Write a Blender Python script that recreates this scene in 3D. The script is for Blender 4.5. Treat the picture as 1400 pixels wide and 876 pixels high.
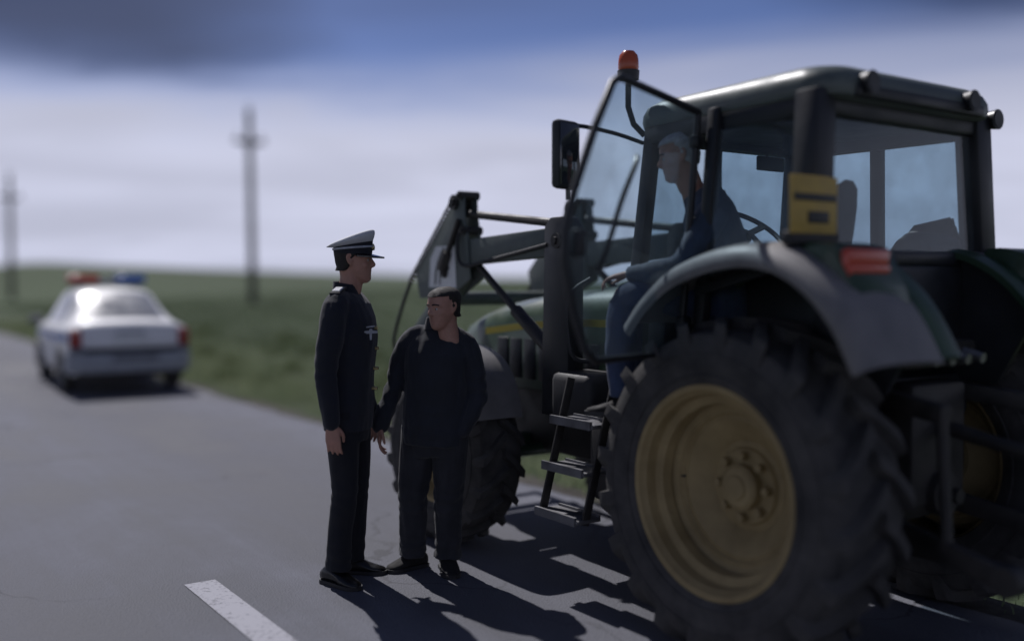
import bpy, bmesh, math, random
import numpy as np
from mathutils import Vector, Matrix, noise
random.seed(7); np.random.seed(7)
S = bpy.context.scene; C = S.collection
for o in list(bpy.data.objects): bpy.data.objects.remove(o)
R = math.radians
V = Vector

# ------------------------------------------------------------------ camera, sky, sun, exposure
cam_d = bpy.data.cameras.new('camera'); cam = bpy.data.objects.new('camera', cam_d); C.objects.link(cam)
cam.location = (0, 0, 1.65); cam.rotation_euler = (R(90 - 2.31), 0, 0)
cam_d.sensor_width = 36; cam_d.lens = 35.0; cam_d.clip_start = .05; cam_d.clip_end = 4000
cam_d.dof.use_dof = True; cam_d.dof.focus_distance = 5.45; cam_d.dof.aperture_fstop = .34
S.camera = cam
S.cycles.transparent_max_bounces = 32
S.view_settings.view_transform = 'Standard'; S.view_settings.look = 'None'
S.view_settings.exposure = -.08; S.view_settings.gamma = 1
SUN_AZ = V((-.50, .866)); SUN_EL = R(50)
sl = bpy.data.lights.new('sun', 'SUN'); sl.energy = 4.0; sl.angle = R(.55); sl.color = (1, .97, .985)
so = bpy.data.objects.new('sun', sl); C.objects.link(so); so.location = (0, 0, 30)
sd = V((SUN_AZ.x * math.cos(SUN_EL), SUN_AZ.y * math.cos(SUN_EL), math.sin(SUN_EL)))
so.rotation_euler = sd.to_track_quat('Z', 'Y').to_euler()

W = bpy.data.worlds.new('World'); S.world = W; W.use_nodes = True
nt = W.node_tree; nt.nodes.clear()
def N(t, ty, **k):
    n = t.nodes.new(ty)
    for a, b in k.items(): setattr(n, a, b)
    return n
def setin(n, **k):
    for a, b in k.items(): n.inputs[a.replace('_', ' ')].default_value = b
def math_n(t, op, a, b=None, c=None, clamp=False):
    n = N(t, 'ShaderNodeMath', operation=op, use_clamp=clamp)
    for i, x in enumerate((a, b, c)):
        if x is None: continue
        if isinstance(x, (int, float)): n.inputs[i].default_value = x
        else: t.links.new(x, n.inputs[i])
    return n.outputs[0]
def maprange(t, x, a, b, c, d, smooth=True):
    n = N(t, 'ShaderNodeMapRange', interpolation_type='SMOOTHSTEP' if smooth else 'LINEAR')
    t.links.new(x, n.inputs[0])
    for i, q in enumerate((a, b, c, d)): n.inputs[i + 1].default_value = q
    return n.outputs[0]
def mixc(t, f, a, b, bt='MIX'):
    n = N(t, 'ShaderNodeMix', data_type='RGBA', blend_type=bt)
    for s, x in ((0, f), (6, a), (7, b)):
        if isinstance(x, (int, float)): n.inputs[s].default_value = x
        elif isinstance(x, tuple): n.inputs[s].default_value = (*x, 1) if len(x) == 3 else x
        else: t.links.new(x, n.inputs[s])
    return n.outputs[2]
tc = N(nt, 'ShaderNodeTexCoord')
sky = N(nt, 'ShaderNodeTexSky', sky_type='NISHITA'); sky.sun_disc = False
sky.sun_elevation = SUN_EL; sky.sun_rotation = math.atan2(SUN_AZ.x, SUN_AZ.y)
sky.air_density = 1.0; sky.dust_density = .6; sky.ozone_density = 3.5
sep = N(nt, 'ShaderNodeSeparateXYZ'); nt.links.new(tc.outputs['Generated'], sep.inputs[0])
zc = math_n(nt, 'MAXIMUM', sep.outputs[2], 0.0)
zd = math_n(nt, 'ADD', zc, .12)
comb = N(nt, 'ShaderNodeCombineXYZ')
nt.links.new(math_n(nt, 'DIVIDE', sep.outputs[0], zd), comb.inputs[0])
nt.links.new(math_n(nt, 'DIVIDE', sep.outputs[1], zd), comb.inputs[1])
mp = N(nt, 'ShaderNodeMapping'); mp.inputs['Scale'].default_value = (.55, 1.2, 1); mp.inputs['Rotation'].default_value = (0, 0, R(18))
mp.inputs['Location'].default_value = (3.1, .6, 0)
nt.links.new(comb.outputs[0], mp.inputs[0])
n1 = N(nt, 'ShaderNodeTexNoise'); setin(n1, Scale=.9, Detail=7.0, Roughness=.55, Distortion=.5); nt.links.new(mp.outputs[0], n1.inputs['Vector'])
n2 = N(nt, 'ShaderNodeTexNoise'); setin(n2, Scale=.32, Detail=4.0, Roughness=.5); nt.links.new(mp.outputs[0], n2.inputs['Vector'])
# bank of bright cloud low over the horizon, ragged top edge, blue above, thin grey cloud higher up
edge = math_n(nt, 'MULTIPLY_ADD', math_n(nt, 'SUBTRACT', n1.outputs[0], .5), .15, zc)
bank = maprange(nt, edge, .125, .235, 1.0, 0.0)
high = math_n(nt, 'MULTIPLY', maprange(nt, n2.outputs[0], .45, .65, 0.0, .7), maprange(nt, zc, .20, .29, 0.0, 1.0))
streak = maprange(nt, n1.outputs[0], .3, .7, .84, 1.08)
skyc = mixc(nt, 1.0, sky.outputs[0], (.40, .405, .58), 'MULTIPLY')
bankc = N(nt, 'ShaderNodeVectorMath', operation='SCALE'); bankc.inputs[0].default_value = (5.7, 5.9, 7.4); nt.links.new(streak, bankc.inputs['Scale'])
# heavier grey-blue cloud to both sides, broken open ahead
hl = math_n(nt, 'SQRT', math_n(nt, 'ADD', math_n(nt, 'MULTIPLY', sep.outputs[0], sep.outputs[0]), math_n(nt, 'MULTIPLY', sep.outputs[1], sep.outputs[1])))
hx = math_n(nt, 'ABSOLUTE', math_n(nt, 'SUBTRACT', math_n(nt, 'DIVIDE', sep.outputs[0], math_n(nt, 'MAXIMUM', hl, .001)), .02))
hx = math_n(nt, 'MULTIPLY_ADD', math_n(nt, 'SUBTRACT', n1.outputs[0], .5), .34, hx)
high = math_n(nt, 'MAXIMUM', high, math_n(nt, 'MULTIPLY', maprange(nt, hx, .14, .42, 0.0, .92), maprange(nt, edge, .165, .25, 0.0, 1.0)))
c1 = mixc(nt, high, skyc, mixc(nt, maprange(nt, n1.outputs[0], .35, .65, 0.0, 1.0), (.40, .54, 1.10), (.66, .80, 1.42)))
c2 = mixc(nt, bank, c1, bankc.outputs[0])
bg = N(nt, 'ShaderNodeBackground'); bg.inputs[1].default_value = .11
nt.links.new(c2, bg.inputs[0])
wo = N(nt, 'ShaderNodeOutputWorld'); nt.links.new(bg.outputs[0], wo.inputs[0])

# ------------------------------------------------------------------ materials
M = {}
def mat(name, col, rough=.6, metal=0, scale=0, var=.25, bump=0, bscale=None, spec=.5, detail=5, col2=None, coat=0, sheen=0):
    m = bpy.data.materials.new(name); m.use_nodes = True; t = m.node_tree
    b = t.nodes['Principled BSDF']
    b.inputs['Base Color'].default_value = (*col, 1); b.inputs['Roughness'].default_value = rough
    b.inputs['Metallic'].default_value = metal; b.inputs['Specular IOR Level'].default_value = spec
    b.inputs['Coat Weight'].default_value = coat; b.inputs['Coat Roughness'].default_value = .08
    b.inputs['Sheen Weight'].default_value = sheen
    if scale:
        tcn = N(t, 'ShaderNodeTexCoord')
        n = N(t, 'ShaderNodeTexNoise'); setin(n, Scale=scale, Detail=float(detail), Roughness=.62); t.links.new(tcn.outputs['Object'], n.inputs['Vector'])
        f = maprange(t, n.outputs[0], .3, .7, 0.0, 1.0, False)
        a = tuple(min(1, x * (1 - var)) for x in col); c = col2 or tuple(min(1, x * (1 + var)) for x in col)
        t.links.new(mixc(t, f, a, c), b.inputs['Base Color'])
        t.links.new(maprange(t, n.outputs[0], .3, .7, max(.03, rough - .12), min(1, rough + .12), False), b.inputs['Roughness'])
        if bump:
            n3 = N(t, 'ShaderNodeTexNoise'); setin(n3, Scale=bscale or scale * 6, Detail=4.0); t.links.new(tcn.outputs['Object'], n3.inputs['Vector'])
            bp = N(t, 'ShaderNodeBump'); bp.inputs['Strength'].default_value = bump; bp.inputs['Distance'].default_value = .01
            t.links.new(n3.outputs[0], bp.inputs['Height']); t.links.new(bp.outputs[0], b.inputs['Normal'])
    M[name] = m; return m
def glass(name, tint, alpha=.25, rough=.02):
    m = bpy.data.materials.new(name); m.use_nodes = True; t = m.node_tree; t.nodes.clear()
    tr = N(t, 'ShaderNodeBsdfTransparent'); tr.inputs[0].default_value = (*tint, 1)
    gl = N(t, 'ShaderNodeBsdfGlossy'); gl.inputs['Roughness'].default_value = rough
    df = N(t, 'ShaderNodeBsdfDiffuse'); df.inputs[0].default_value = (.30, .31, .31, 1)     # dust film
    ge = N(t, 'ShaderNodeNewGeometry'); dt = N(t, 'ShaderNodeVectorMath', operation='DOT_PRODUCT'); t.links.new(ge.outputs['Incoming'], dt.inputs[0]); t.links.new(ge.outputs['Normal'], dt.inputs[1])
    q = math_n(t, 'SUBTRACT', 1.0, math_n(t, 'ABSOLUTE', dt.outputs['Value'])); fr = math_n(t, 'MULTIPLY_ADD', math_n(t, 'POWER', q, 5.0), .9, .035)
    tcn = N(t, 'ShaderNodeTexCoord'); nn = N(t, 'ShaderNodeTexNoise'); setin(nn, Scale=5.0, Detail=6.0); t.links.new(tcn.outputs['Object'], nn.inputs['Vector'])
    m1 = N(t, 'ShaderNodeMixShader'); t.links.new(maprange(t, nn.outputs[0], .3, .75, alpha * .4, alpha), m1.inputs[0]); t.links.new(tr.outputs[0], m1.inputs[1]); t.links.new(df.outputs[0], m1.inputs[2])
    m2 = N(t, 'ShaderNodeMixShader'); t.links.new(fr, m2.inputs[0]); t.links.new(m1.outputs[0], m2.inputs[1]); t.links.new(gl.outputs[0], m2.inputs[2])
    o = N(t, 'ShaderNodeOutputMaterial'); t.links.new(m2.outputs[0], o.inputs[0])
    M[name] = m; return m
mat('green_paint', (.020, .055, .028), .42, 0, 3, .35, .05, 60, coat=.2, col2=(.05, .09, .05))
mat('loader_paint', (.085, .115, .105), .6, 0, 4, .3, .08, 60, col2=(.15, .17, .16))
mat('yellow_rim', (.36, .265, .115), .7, 0, 5, .35, .05, 80, col2=(.38, .29, .14))
mat('yellow_plate', (.48, .33, .075), .5, 0, 8, .15)
mat('tyre_rubber', (.034, .034, .036), .9, 0, 5, .5, .25, 90, col2=(.095, .090, .085))
mat('cab_black', (.018, .020, .023), .48, 0, 4, .4, .05, 90)
mat('plastic_dark', (.02, .02, .022), .6, 0, 8, .4, .1, 120)
mat('fender_plastic', (.17, .165, .165), .55, 0, 4, .2, .06, 90, col2=(.24, .23, .225))
mat('roof_paint', (.10, .12, .11), .45, 0, 4, .25, .04, 60)
mat('steel', (.30, .30, .30), .45, .8, 10, .3, .1, 80)
mat('steel_step', (.17, .17, .18), .5, .5, 10, .3, .1, 80)
mat('black_metal', (.018, .018, .019), .6, 0, 6, .5, .15, 70, col2=(.05, .045, .04))
mat('amber_lens', (.48, .09, .035), .25, 0, 0)
mat('red_lens', (.30, .025, .02), .25, 0, 6, .2)
mat('red_lens_front', (.55, .08, .05), .2, 0, 0)
mat('blue_lens', (.04, .14, .50), .25, 0, 0)
mat('clear_lens', (.6, .62, .65), .12, 0, 0)
mat('white_decal', (.72, .73, .72), .5, 0, 9, .12)
mat('dark_decal', (.02, .022, .025), .5, 0, 0)
mat('yellow_decal', (.62, .48, .05), .5, 0, 0)
mat('seat_cloth', (.035, .045, .055), .9, 0, 12, .3, .1, 120)
mat('navy_cloth', (.010, .012, .021), .88, 0, 14, .3, .35, 180, sheen=.15)
mat('navy_trouser', (.008, .009, .014), .9, 0, 14, .3, .25, 260, sheen=.1)
mat('work_jacket', (.014, .017, .027), .9, 0, 9, .35, .3, 200, col2=(.024, .028, .040), sheen=.15)
mat('work_trouser', (.022, .023, .029), .92, 0, 9, .35, .3, 200, col2=(.036, .037, .044), sheen=.1)
mat('denim', (.035, .055, .115), .9, 0, 9, .3, .3, 220, sheen=.1)
mat('driver_jumper', (.035, .055, .095), .92, 0, 9, .3, .3, 200, sheen=.2)
mat('skin', (.42, .23, .17), .55, 0, 22, .12, .08, 160, col2=(.47, .25, .19))
mat('hair_dark', (.022, .018, .016), .75, 0, 40, .4, .5, 200)
mat('hair_grey', (.48, .47, .47), .75, 0, 40, .3, .5, 200)
mat('shoe_leather', (.008, .008, .009), .32, 0, 10, .3, .05, 90)
mat('boot_leather', (.012, .011, .011), .85, 0, 10, .3, .1, 90)
mat('cap_white', (.60, .61, .64), .8, 0, 14, .06, .1, 260)
mat('cap_band', (.012, .013, .02), .8, 0, 14, .2, .1, 260)
mat('visor_black', (.008, .008, .009), .18, 0, 0)
mat('brass', (.65, .52, .25), .35, .9, 0)
mat('silver_thread', (.40, .42, .47), .6, 0, 60, .2)
mat('eye_white', (.40, .38, .37), .2, 0, 0)
mat('iris', (.03, .02, .015), .15, 0, 0)
mat('car_white', (.80, .80, .81), .5, 0, 3, .05, 0, coat=.25)
mat('car_grey_plastic', (.17, .18, .20), .6, 0, 6, .2)
mat('bumper', (.32, .34, .37), .55, 0, 4, .12)
mat('pole_concrete', (.055, .052, .05), .85, 0, 5, .3, .2, 40)
mat('insulator', (.12, .10, .09), .3, 0, 0)
mat('wire', (.03, .03, .03), .6, 0, 0)
glass('cab_glass', (.80, .88, .92), .16)
glass('door_glass_mat', (.80, .89, .93), .20)
mat('car_glass', (.030, .034, .040), .06, 0, 0, spec=.8, coat=.8)
mat('rear_glass', (.20, .21, .23), .30, 0, 5, .15, spec=.5, coat=.25)

def ground_mat(name, stops, scale, big, bump, bscale, rough=.95, band=None):
    m = bpy.data.materials.new(name); m.use_nodes = True; t = m.node_tree; b = t.nodes['Principled BSDF']
    tcn = N(t, 'ShaderNodeTexCoord')
    a = N(t, 'ShaderNodeTexNoise'); setin(a, Scale=scale, Detail=9.0, Roughness=.68); t.links.new(tcn.outputs['Object'], a.inputs['Vector'])
    g = N(t, 'ShaderNodeTexNoise'); setin(g, Scale=big, Detail=4.0, Roughness=.55); t.links.new(tcn.outputs['Object'], g.inputs['Vector'])
    f = math_n(t, 'MULTIPLY_ADD', math_n(t, 'SUBTRACT', g.outputs[0], .5), .9, a.outputs[0])
    cr = N(t, 'ShaderNodeValToRGB'); t.links.new(f, cr.inputs[0])
    e = cr.color_ramp.elements
    e[0].position, e[0].color = stops[0][0], (*stops[0][1], 1); e[1].position, e[1].color = stops[-1][0], (*stops[-1][1], 1)
    for p, c in stops[1:-1]: q = e.new(p); q.color = (*c, 1)
    t.links.new(cr.outputs[0], b.inputs['Base Color']); b.inputs['Roughness'].default_value = rough; b.inputs['Specular IOR Level'].default_value = .25
    n3 = N(t, 'ShaderNodeTexNoise'); setin(n3, Scale=bscale, Detail=6.0, Roughness=.7); t.links.new(tcn.outputs['Object'], n3.inputs['Vector'])
    bp = N(t, 'ShaderNodeBump'); bp.inputs['Strength'].default_value = bump; bp.inputs['Distance'].default_value = .04
    t.links.new(n3.outputs[0], bp.inputs['Height']); t.links.new(bp.outputs[0], b.inputs['Normal'])
    M[name] = m; return m
ground_mat('field_soil', ((.25, (.040, .052, .026)), (.45, (.050, .072, .034)), (.60, (.058, .084, .040)), (.8, (.072, .100, .048))), .9, .035, 1.0, 9)
ground_mat('gravel_soil', ((.3, (.07, .065, .055)), (.5, (.11, .10, .09)), (.75, (.16, .15, .135))), 18, .7, 1.0, 70)

def asphalt():
    m = bpy.data.materials.new('asphalt'); m.use_nodes = True; t = m.node_tree; b = t.nodes['Principled BSDF']
    tcn = N(t, 'ShaderNodeTexCoord'); ob = tcn.outputs['Object']
    fine = N(t, 'ShaderNodeTexNoise'); setin(fine, Scale=160.0, Detail=3.0, Roughness=.7); t.links.new(ob, fine.inputs['Vector'])
    vor = N(t, 'ShaderNodeTexVoronoi'); setin(vor, Scale=95.0); t.links.new(ob, vor.inputs['Vector'])
    mpn = N(t, 'ShaderNodeMapping'); mpn.inputs['Scale'].default_value = (.10, .9, 1); t.links.new(ob, mpn.inputs[0])
    big = N(t, 'ShaderNodeTexNoise'); setin(big, Scale=1.6, Detail=7.0, Roughness=.6); t.links.new(mpn.outputs[0], big.inputs['Vector'])
    mid = N(t, 'ShaderNodeTexNoise'); setin(mid, Scale=.55, Detail=6.0, Roughness=.62, Distortion=.4); t.links.new(ob, mid.inputs['Vector'])
    f = math_n(t, 'MULTIPLY_ADD', math_n(t, 'SUBTRACT', big.outputs[0], .5), .9, mid.outputs[0])
    base = mixc(t, maprange(t, f, .3, .72, 0.0, 1.0), (.074, .077, .094), (.162, .168, .200))
    st = mixc(t, maprange(t, vor.outputs['Distance'], .0, .55, 1.0, 0.0), base, (.125, .120, .125)); 
    # paler polished wheel tracks and a darker oil line in each lane (object y runs across the road)
    sx = N(t, 'ShaderNodeSeparateXYZ'); t.links.new(ob, sx.inputs[0])
    wob = math_n(t, 'MULTIPLY_ADD', math_n(t, 'SUBTRACT', big.outputs[0], .5), .5, sx.outputs[1])
    oil = math_n(t, 'MULTIPLY', math_n(t, 'COSINE', math_n(t, 'MULTIPLY', math_n(t, 'SUBTRACT', wob, .91), 2.1)), .5)
    base = mixc(t, maprange(t, oil, -.5, .5, 0.0, .55, False), base, (.088, .087, .097))
    st2 = mixc(t, .30, base, st)
    # hairline cracks sealed with tar
    wv = N(t, 'ShaderNodeTexVoronoi', feature='DISTANCE_TO_EDGE'); setin(wv, Scale=.42)
    dst = N(t, 'ShaderNodeTexNoise'); setin(dst, Scale=1.3, Detail=6.0); t.links.new(ob, dst.inputs['Vector'])
    vm = N(t, 'ShaderNodeVectorMath', operation='MULTIPLY_ADD'); t.links.new(dst.outputs['Color'], vm.inputs[0]); vm.inputs[1].default_value = (1.1, 1.1, 0); t.links.new(ob, vm.inputs[2])
    t.links.new(vm.outputs[0], wv.inputs['Vector'])
    crack = math_n(t, 'MULTIPLY', maprange(t, wv.outputs['Distance'], .002, .009, 1.0, 0.0), maprange(t, mid.outputs[0], .42, .55, 0.0, .45))
    col = mixc(t, crack, st2, (.022, .021, .022))
    t.links.new(mixc(t, maprange(t, fine.outputs[0], .35, .65, 0.0, 1.0), mixc(t, 1.0, col, (.72, .72, .72), 'MULTIPLY'), mixc(t, 1.0, col, (1.22, 1.22, 1.22), 'MULTIPLY')), b.inputs['Base Color'])
    b.inputs['Specular IOR Level'].default_value = .35
    t.links.new(maprange(t, f, .3, .7, .72, .9), b.inputs['Roughness'])
    h = math_n(t, 'ADD', math_n(t, 'MULTIPLY', fine.outputs[0], .5), vor.outputs['Distance'])
    bp = N(t, 'ShaderNodeBump'); bp.inputs['Strength'].default_value = .55; bp.inputs['Distance'].default_value = .006
    t.links.new(h, bp.inputs['Height']); t.links.new(bp.outputs[0], b.inputs['Normal'])
    M['asphalt'] = m
asphalt()
def road_paint():
    m = bpy.data.materials.new('road_paint'); m.use_nodes = True; t = m.node_tree; b = t.nodes['Principled BSDF']
    tcn = N(t, 'ShaderNodeTexCoord')
    n = N(t, 'ShaderNodeTexNoise'); setin(n, Scale=34.0, Detail=8.0, Roughness=.75); t.links.new(tcn.outputs['Object'], n.inputs['Vector'])
    g = N(t, 'ShaderNodeTexNoise'); setin(g, Scale=4.0, Detail=4.0); t.links.new(tcn.outputs['Object'], g.inputs['Vector'])
    f = math_n(t, 'MULTIPLY_ADD', math_n(t, 'SUBTRACT', g.outputs[0], .5), .5, n.outputs[0])
    t.links.new(mixc(t, maprange(t, f, .36, .52, 0.0, 1.0), (.14, .14, .16), (.31, .31, .35)), b.inputs['Base Color'])
    b.inputs['Roughness'].default_value = .75
    M['road_paint'] = m
road_paint()
def leaf_mat(name, c0, c1):
    m = bpy.data.materials.new(name); m.use_nodes = True; t = m.node_tree; b = t.nodes['Principled BSDF']
    g = N(t, 'ShaderNodeTexCoord'); n = N(t, 'ShaderNodeTexNoise'); setin(n, Scale=1.7, Detail=5.0); t.links.new(g.outputs['Object'], n.inputs['Vector'])
    cc = mixc(t, maprange(t, n.outputs[0], .32, .68, 0.0, 1.0), c0, c1); t.links.new(cc, b.inputs['Base Color'])
    tl = N(t, 'ShaderNodeBsdfTranslucent'); t.links.new(cc, tl.inputs[0]); mx = N(t, 'ShaderNodeMixShader'); mx.inputs[0].default_value = .5
    t.links.new(b.outputs[0], mx.inputs[1]); t.links.new(tl.outputs[0], mx.inputs[2]); t.links.new(mx.outputs[0], t.nodes['Material Output'].inputs[0])
    b.inputs['Roughness'].default_value = .6; b.inputs['Specular IOR Level'].default_value = .2
    b.inputs['Subsurface Weight'].default_value = 0
    M[name] = m
leaf_mat('grass_blade', (.165, .205, .115), (.22, .25, .15))
leaf_mat('crop_blade', (.075, .102, .060), (.100, .128, .074))
leaf_mat('weed_leaf', (.075, .105, .045), (.12, .14, .07))

# ------------------------------------------------------------------ mesh helpers
def frame_of(d):
    d = d.normalized(); a = V((0, 0, 1)) if abs(d.z) < .9 else V((1, 0, 0))
    x = a.cross(d).normalized(); return x, d.cross(x)
class MB:
    def __init__(s): s.bm = bmesh.new()
    def face(s, vs):
        try: return s.bm.faces.new(vs)
        except ValueError: return None
    def loft(s, rings, cap=True, closed=True):
        vr = [[s.bm.verts.new(p) for p in r] for r in rings]
        n = len(vr[0])
        for a, b in zip(vr, vr[1:]):
            for i in range(n if closed else n - 1):
                j = (i + 1) % n; s.face((a[i], a[j], b[j], b[i]))
        if cap and closed: s.face(vr[0][::-1]); s.face(vr[-1])
        return s
    def cyl(s, p0, p1, r0, r1=None, n=16, cap=True):
        p0, p1 = V(p0), V(p1); r1 = r0 if r1 is None else r1
        x, y = frame_of(p1 - p0)
        rg = lambda p, r: [p + (x * math.cos(2 * math.pi * i / n) + y * math.sin(2 * math.pi * i / n)) * r for i in range(n)]
        return s.loft([rg(p0, r0), rg(p1, r1)], cap)
    def tube(s, pts, r, n=10, sub=0, round_end=False):
        pts = [V(p) for p in pts]
        rr = list(r) if isinstance(r, (list, tuple)) else [r] * len(pts)
        if sub: pts, rr = smooth_path(pts, rr, sub)
        if round_end:
            for k in (0, 1):
                e, f = (pts[0], pts[1]) if k == 0 else (pts[-1], pts[-2]); q = rr[0] if k == 0 else rr[-1]
                d = (e - f).normalized(); ext = [(e + d * q * .45, q * .88), (e + d * q * .8, q * .58), (e + d * q * .97, q * .2)]
                if k == 0: pts = [a for a, _ in ext[::-1]] + pts; rr = [b for _, b in ext[::-1]] + rr
                else: pts = pts + [a for a, _ in ext]; rr = rr + [b for _, b in ext]
        rings = []; x = None
        for i, p in enumerate(pts):
            d = (pts[min(i + 1, len(pts) - 1)] - pts[max(i - 1, 0)]).normalized()
            if x is None: x, y = frame_of(d)
            else:
                x = (x - d * x.dot(d)).normalized(); y = d.cross(x)
            rings.append([p + (x * math.cos(2 * math.pi * k / n) + y * math.sin(2 * math.pi * k / n)) * rr[i] for k in range(n)])
        return s.loft(rings)
    def lathe(s, prof, org=(0, 0, 0), d=(0, 1, 0), n=48, cap=False, arc=None):
        org, d = V(org), V(d).normalized(); x, y = frame_of(d)
        rings = [[org + d * h + (x * math.cos(2 * math.pi * i / n) + y * math.sin(2 * math.pi * i / n)) * r for i in range(n)] for r, h in prof]
        return s.loft(rings, cap)
    def box(s, c, sz, rot=None, bev=0, seg=2):
        c = V(c); b = bmesh.new(); bmesh.ops.create_cube(b, size=1)
        for v in b.verts: v.co = V((v.co.x * sz[0], v.co.y * sz[1], v.co.z * sz[2]))
        if bev: bmesh.ops.bevel(b, geom=b.edges[:], offset=bev, segments=seg, affect='EDGES', profile=.5)
        m = rot.to_4x4() if rot is not None else Matrix.Identity(4)
        for v in b.verts: v.co = m @ v.co + c
        s.merge(b); return s
    def bar(s, p0, p1, w, h, up=(0, 0, 1), bev=0):
        p0, p1, up = V(p0), V(p1), V(up); d = (p1 - p0); L = d.length; d.normalize()
        y = up.cross(d).normalized(); z = d.cross(y)
        s.box((p0 + p1) / 2, (L, w, h), Matrix((d, y, z)).transposed(), bev); return s
    def prism(s, poly, fn, depth, bev=0):
        """poly of 2-D points; fn(a, b, t) -> point, t in [0, depth]"""
        b = bmesh.new()
        lo = [b.verts.new(fn(p[0], p[1], 0)) for p in poly]; hi = [b.verts.new(fn(p[0], p[1], depth)) for p in poly]
        b.faces.new(lo[::-1]); b.faces.new(hi); n = len(poly)
        for i in range(n): b.faces.new((lo[i], lo[(i + 1) % n], hi[(i + 1) % n], hi[i]))
        bmesh.ops.recalc_face_normals(b, faces=b.faces[:])
        if bev: bmesh.ops.bevel(b, geom=b.edges[:], offset=bev, segments=2, affect='EDGES', profile=.5)
        s.merge(b); return s
    def ball(s, c, r, sc=(1, 1, 1), n=16, rot=None):
        b = bmesh.new(); bmesh.ops.create_uvsphere(b, u_segments=n, v_segments=n // 2 + 2, radius=r)
        m = rot.to_4x4() if rot is not None else Matrix.Identity(4)
        for v in b.verts: v.co = m @ V((v.co.x * sc[0], v.co.y * sc[1], v.co.z * sc[2])) + V(c)
        s.merge(b); return s
    def merge(s, b):
        mp = {v: s.bm.verts.new(v.co) for v in b.verts}
        for f in b.faces: s.face([mp[v] for v in f.verts])
        b.free()
    def mesh(s, name, m, ang=35):
        bmesh.ops.recalc_face_normals(s.bm, faces=s.bm.faces[:])
        me = bpy.data.meshes.new(name); s.bm.to_mesh(me); s.bm.free()
        me.materials.append(M[m]); smooth(me, ang); return me
    def build(s, name, m, parent=None, ang=35, **k):
        return link(name, s.mesh(name, m, ang), parent, **k)
def smooth(me, ang=35):
    me.polygons.foreach_set('use_smooth', [True] * len(me.polygons))
    me.set_sharp_from_angle(angle=R(ang)); me.update()
def smooth_path(pts, rr, sub):
    P, Q = [], []; n = len(pts)
    for i in range(n - 1):
        a, b, c, d = pts[max(i - 1, 0)], pts[i], pts[i + 1], pts[min(i + 2, n - 1)]
        ra, rb, rc, rd = rr[max(i - 1, 0)], rr[i], rr[i + 1], rr[min(i + 2, n - 1)]
        for k in range(sub):
            t = k / sub
            cr = lambda a, b, c, d: .5 * ((2 * b) + (c - a) * t + (2 * a - 5 * b + 4 * c - d) * t * t + (3 * b - a - 3 * c + d) * t ** 3)
            P.append(cr(a, b, c, d)); Q.append(cr(ra, rb, rc, rd))
    return P + [pts[-1]], Q + [rr[-1]]
def link(name, me, parent=None, loc=(0, 0, 0), rot=(0, 0, 0), **k):
    o = bpy.data.objects.new(name, me); C.objects.link(o); o.location = loc; o.rotation_euler = rot
    if parent: o.parent = parent
    for a, b in k.items(): o[a] = b
    return o
def thing(name, label, cat, loc=(0, 0, 0), rz=0, group=None, me=None):
    o = link(name, me, None, loc, (0, 0, rz)); o['label'] = label; o['category'] = cat
    if group: o['group'] = group
    return o

# ------------------------------------------------------------------ road frame: u along the road (away), v to its left
RA = R(125); O = V((1.64, 4.82, 0)); F = V((math.cos(RA), math.sin(RA), 0)); L = V((-F.y, F.x, 0))
def uv(u, v, z=0): return O + F * u + L * v + V((0, 0, z))
EDGE, MID, FAR_EDGE = -.60, 2.42, 5.45
def sstep(x, a, b):
    t = np.clip((x - a) / (b - a), 0, 1); return t * t * (3 - 2 * t)
def ground_z(x, y):
    x = np.asarray(x, float); y = np.asarray(y, float)
    rx, ry = x - O.x, y - O.y; v = rx * L.x + ry * L.y; u = rx * F.x + ry * F.y
    w = np.maximum(EDGE - v, v - FAR_EDGE); right = (v < EDGE)
    wr = np.where(right, w, 0)
    hill = 9.5 * np.exp(-((x + 160) / 95) ** 2 - ((y - 150) / 75) ** 2) * sstep(wr, 3, 30)
    rise = 1.45 * sstep(wr, 5, 70)
    z = -.035 - .10 * sstep(w, .6, 2.2) * (1 - sstep(w, 2.4, 5)) + hill + rise
    z = z + .05 * np.sin(x * .31 + 1) * np.sin(y * .27) * sstep(w, 2, 10)
    far = np.hypot(x, y); z = z - 6 * sstep(far, 260, 900)
    return np.where(w < 0, -.035, z)
def axis(lo, hi, fine, pos, neg):
    a = [0]; s = fine
    while a[-1] < hi: a.append(a[-1] + s); s *= pos
    b = [0]; s = fine
    while b[-1] > lo: b.append(b[-1] - s); s *= neg
    return np.array(b[:0:-1] + a)
us = axis(-600, 2400, .7, 1.045, 1.06); vs = axis(-2400, 900, .45, 1.05, 1.045) + EDGE
UU, VV = np.meshgrid(us, vs, indexing='ij')
X = O.x + F.x * UU + L.x * VV; Y = O.y + F.y * UU + L.y * VV
Z = ground_z(X, Y)
def grid_mesh(name, X, Y, Z, m):
    a, b = X.shape; me = bpy.data.meshes.new(name)
    idx = np.arange(a * b).reshape(a, b)
    f = np.stack([idx[:-1, :-1], idx[1:, :-1], idx[1:, 1:], idx[:-1, 1:]], -1).reshape(-1, 4)
    raw_mesh(me, np.stack([X, Y, Z], -1).reshape(-1, 3), f, m); return me
def raw_mesh(me, co, f, m, smoothed=True):
    n = f.shape[1]
    me.vertices.add(len(co)); me.vertices.foreach_set('co', co.astype(np.float32).ravel())
    me.loops.add(f.size); me.loops.foreach_set('vertex_index', f.astype(np.int32).ravel())
    me.polygons.add(len(f)); me.polygons.foreach_set('loop_start', np.arange(0, f.size, n, dtype=np.int32))
    me.polygons.foreach_set('use_smooth', np.full(len(f), smoothed))
    me.materials.append(M[m]); me.update(calc_edges=True); me.validate()
link('ground', grid_mesh('ground', X, Y, Z, 'field_soil'), kind='structure')
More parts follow.
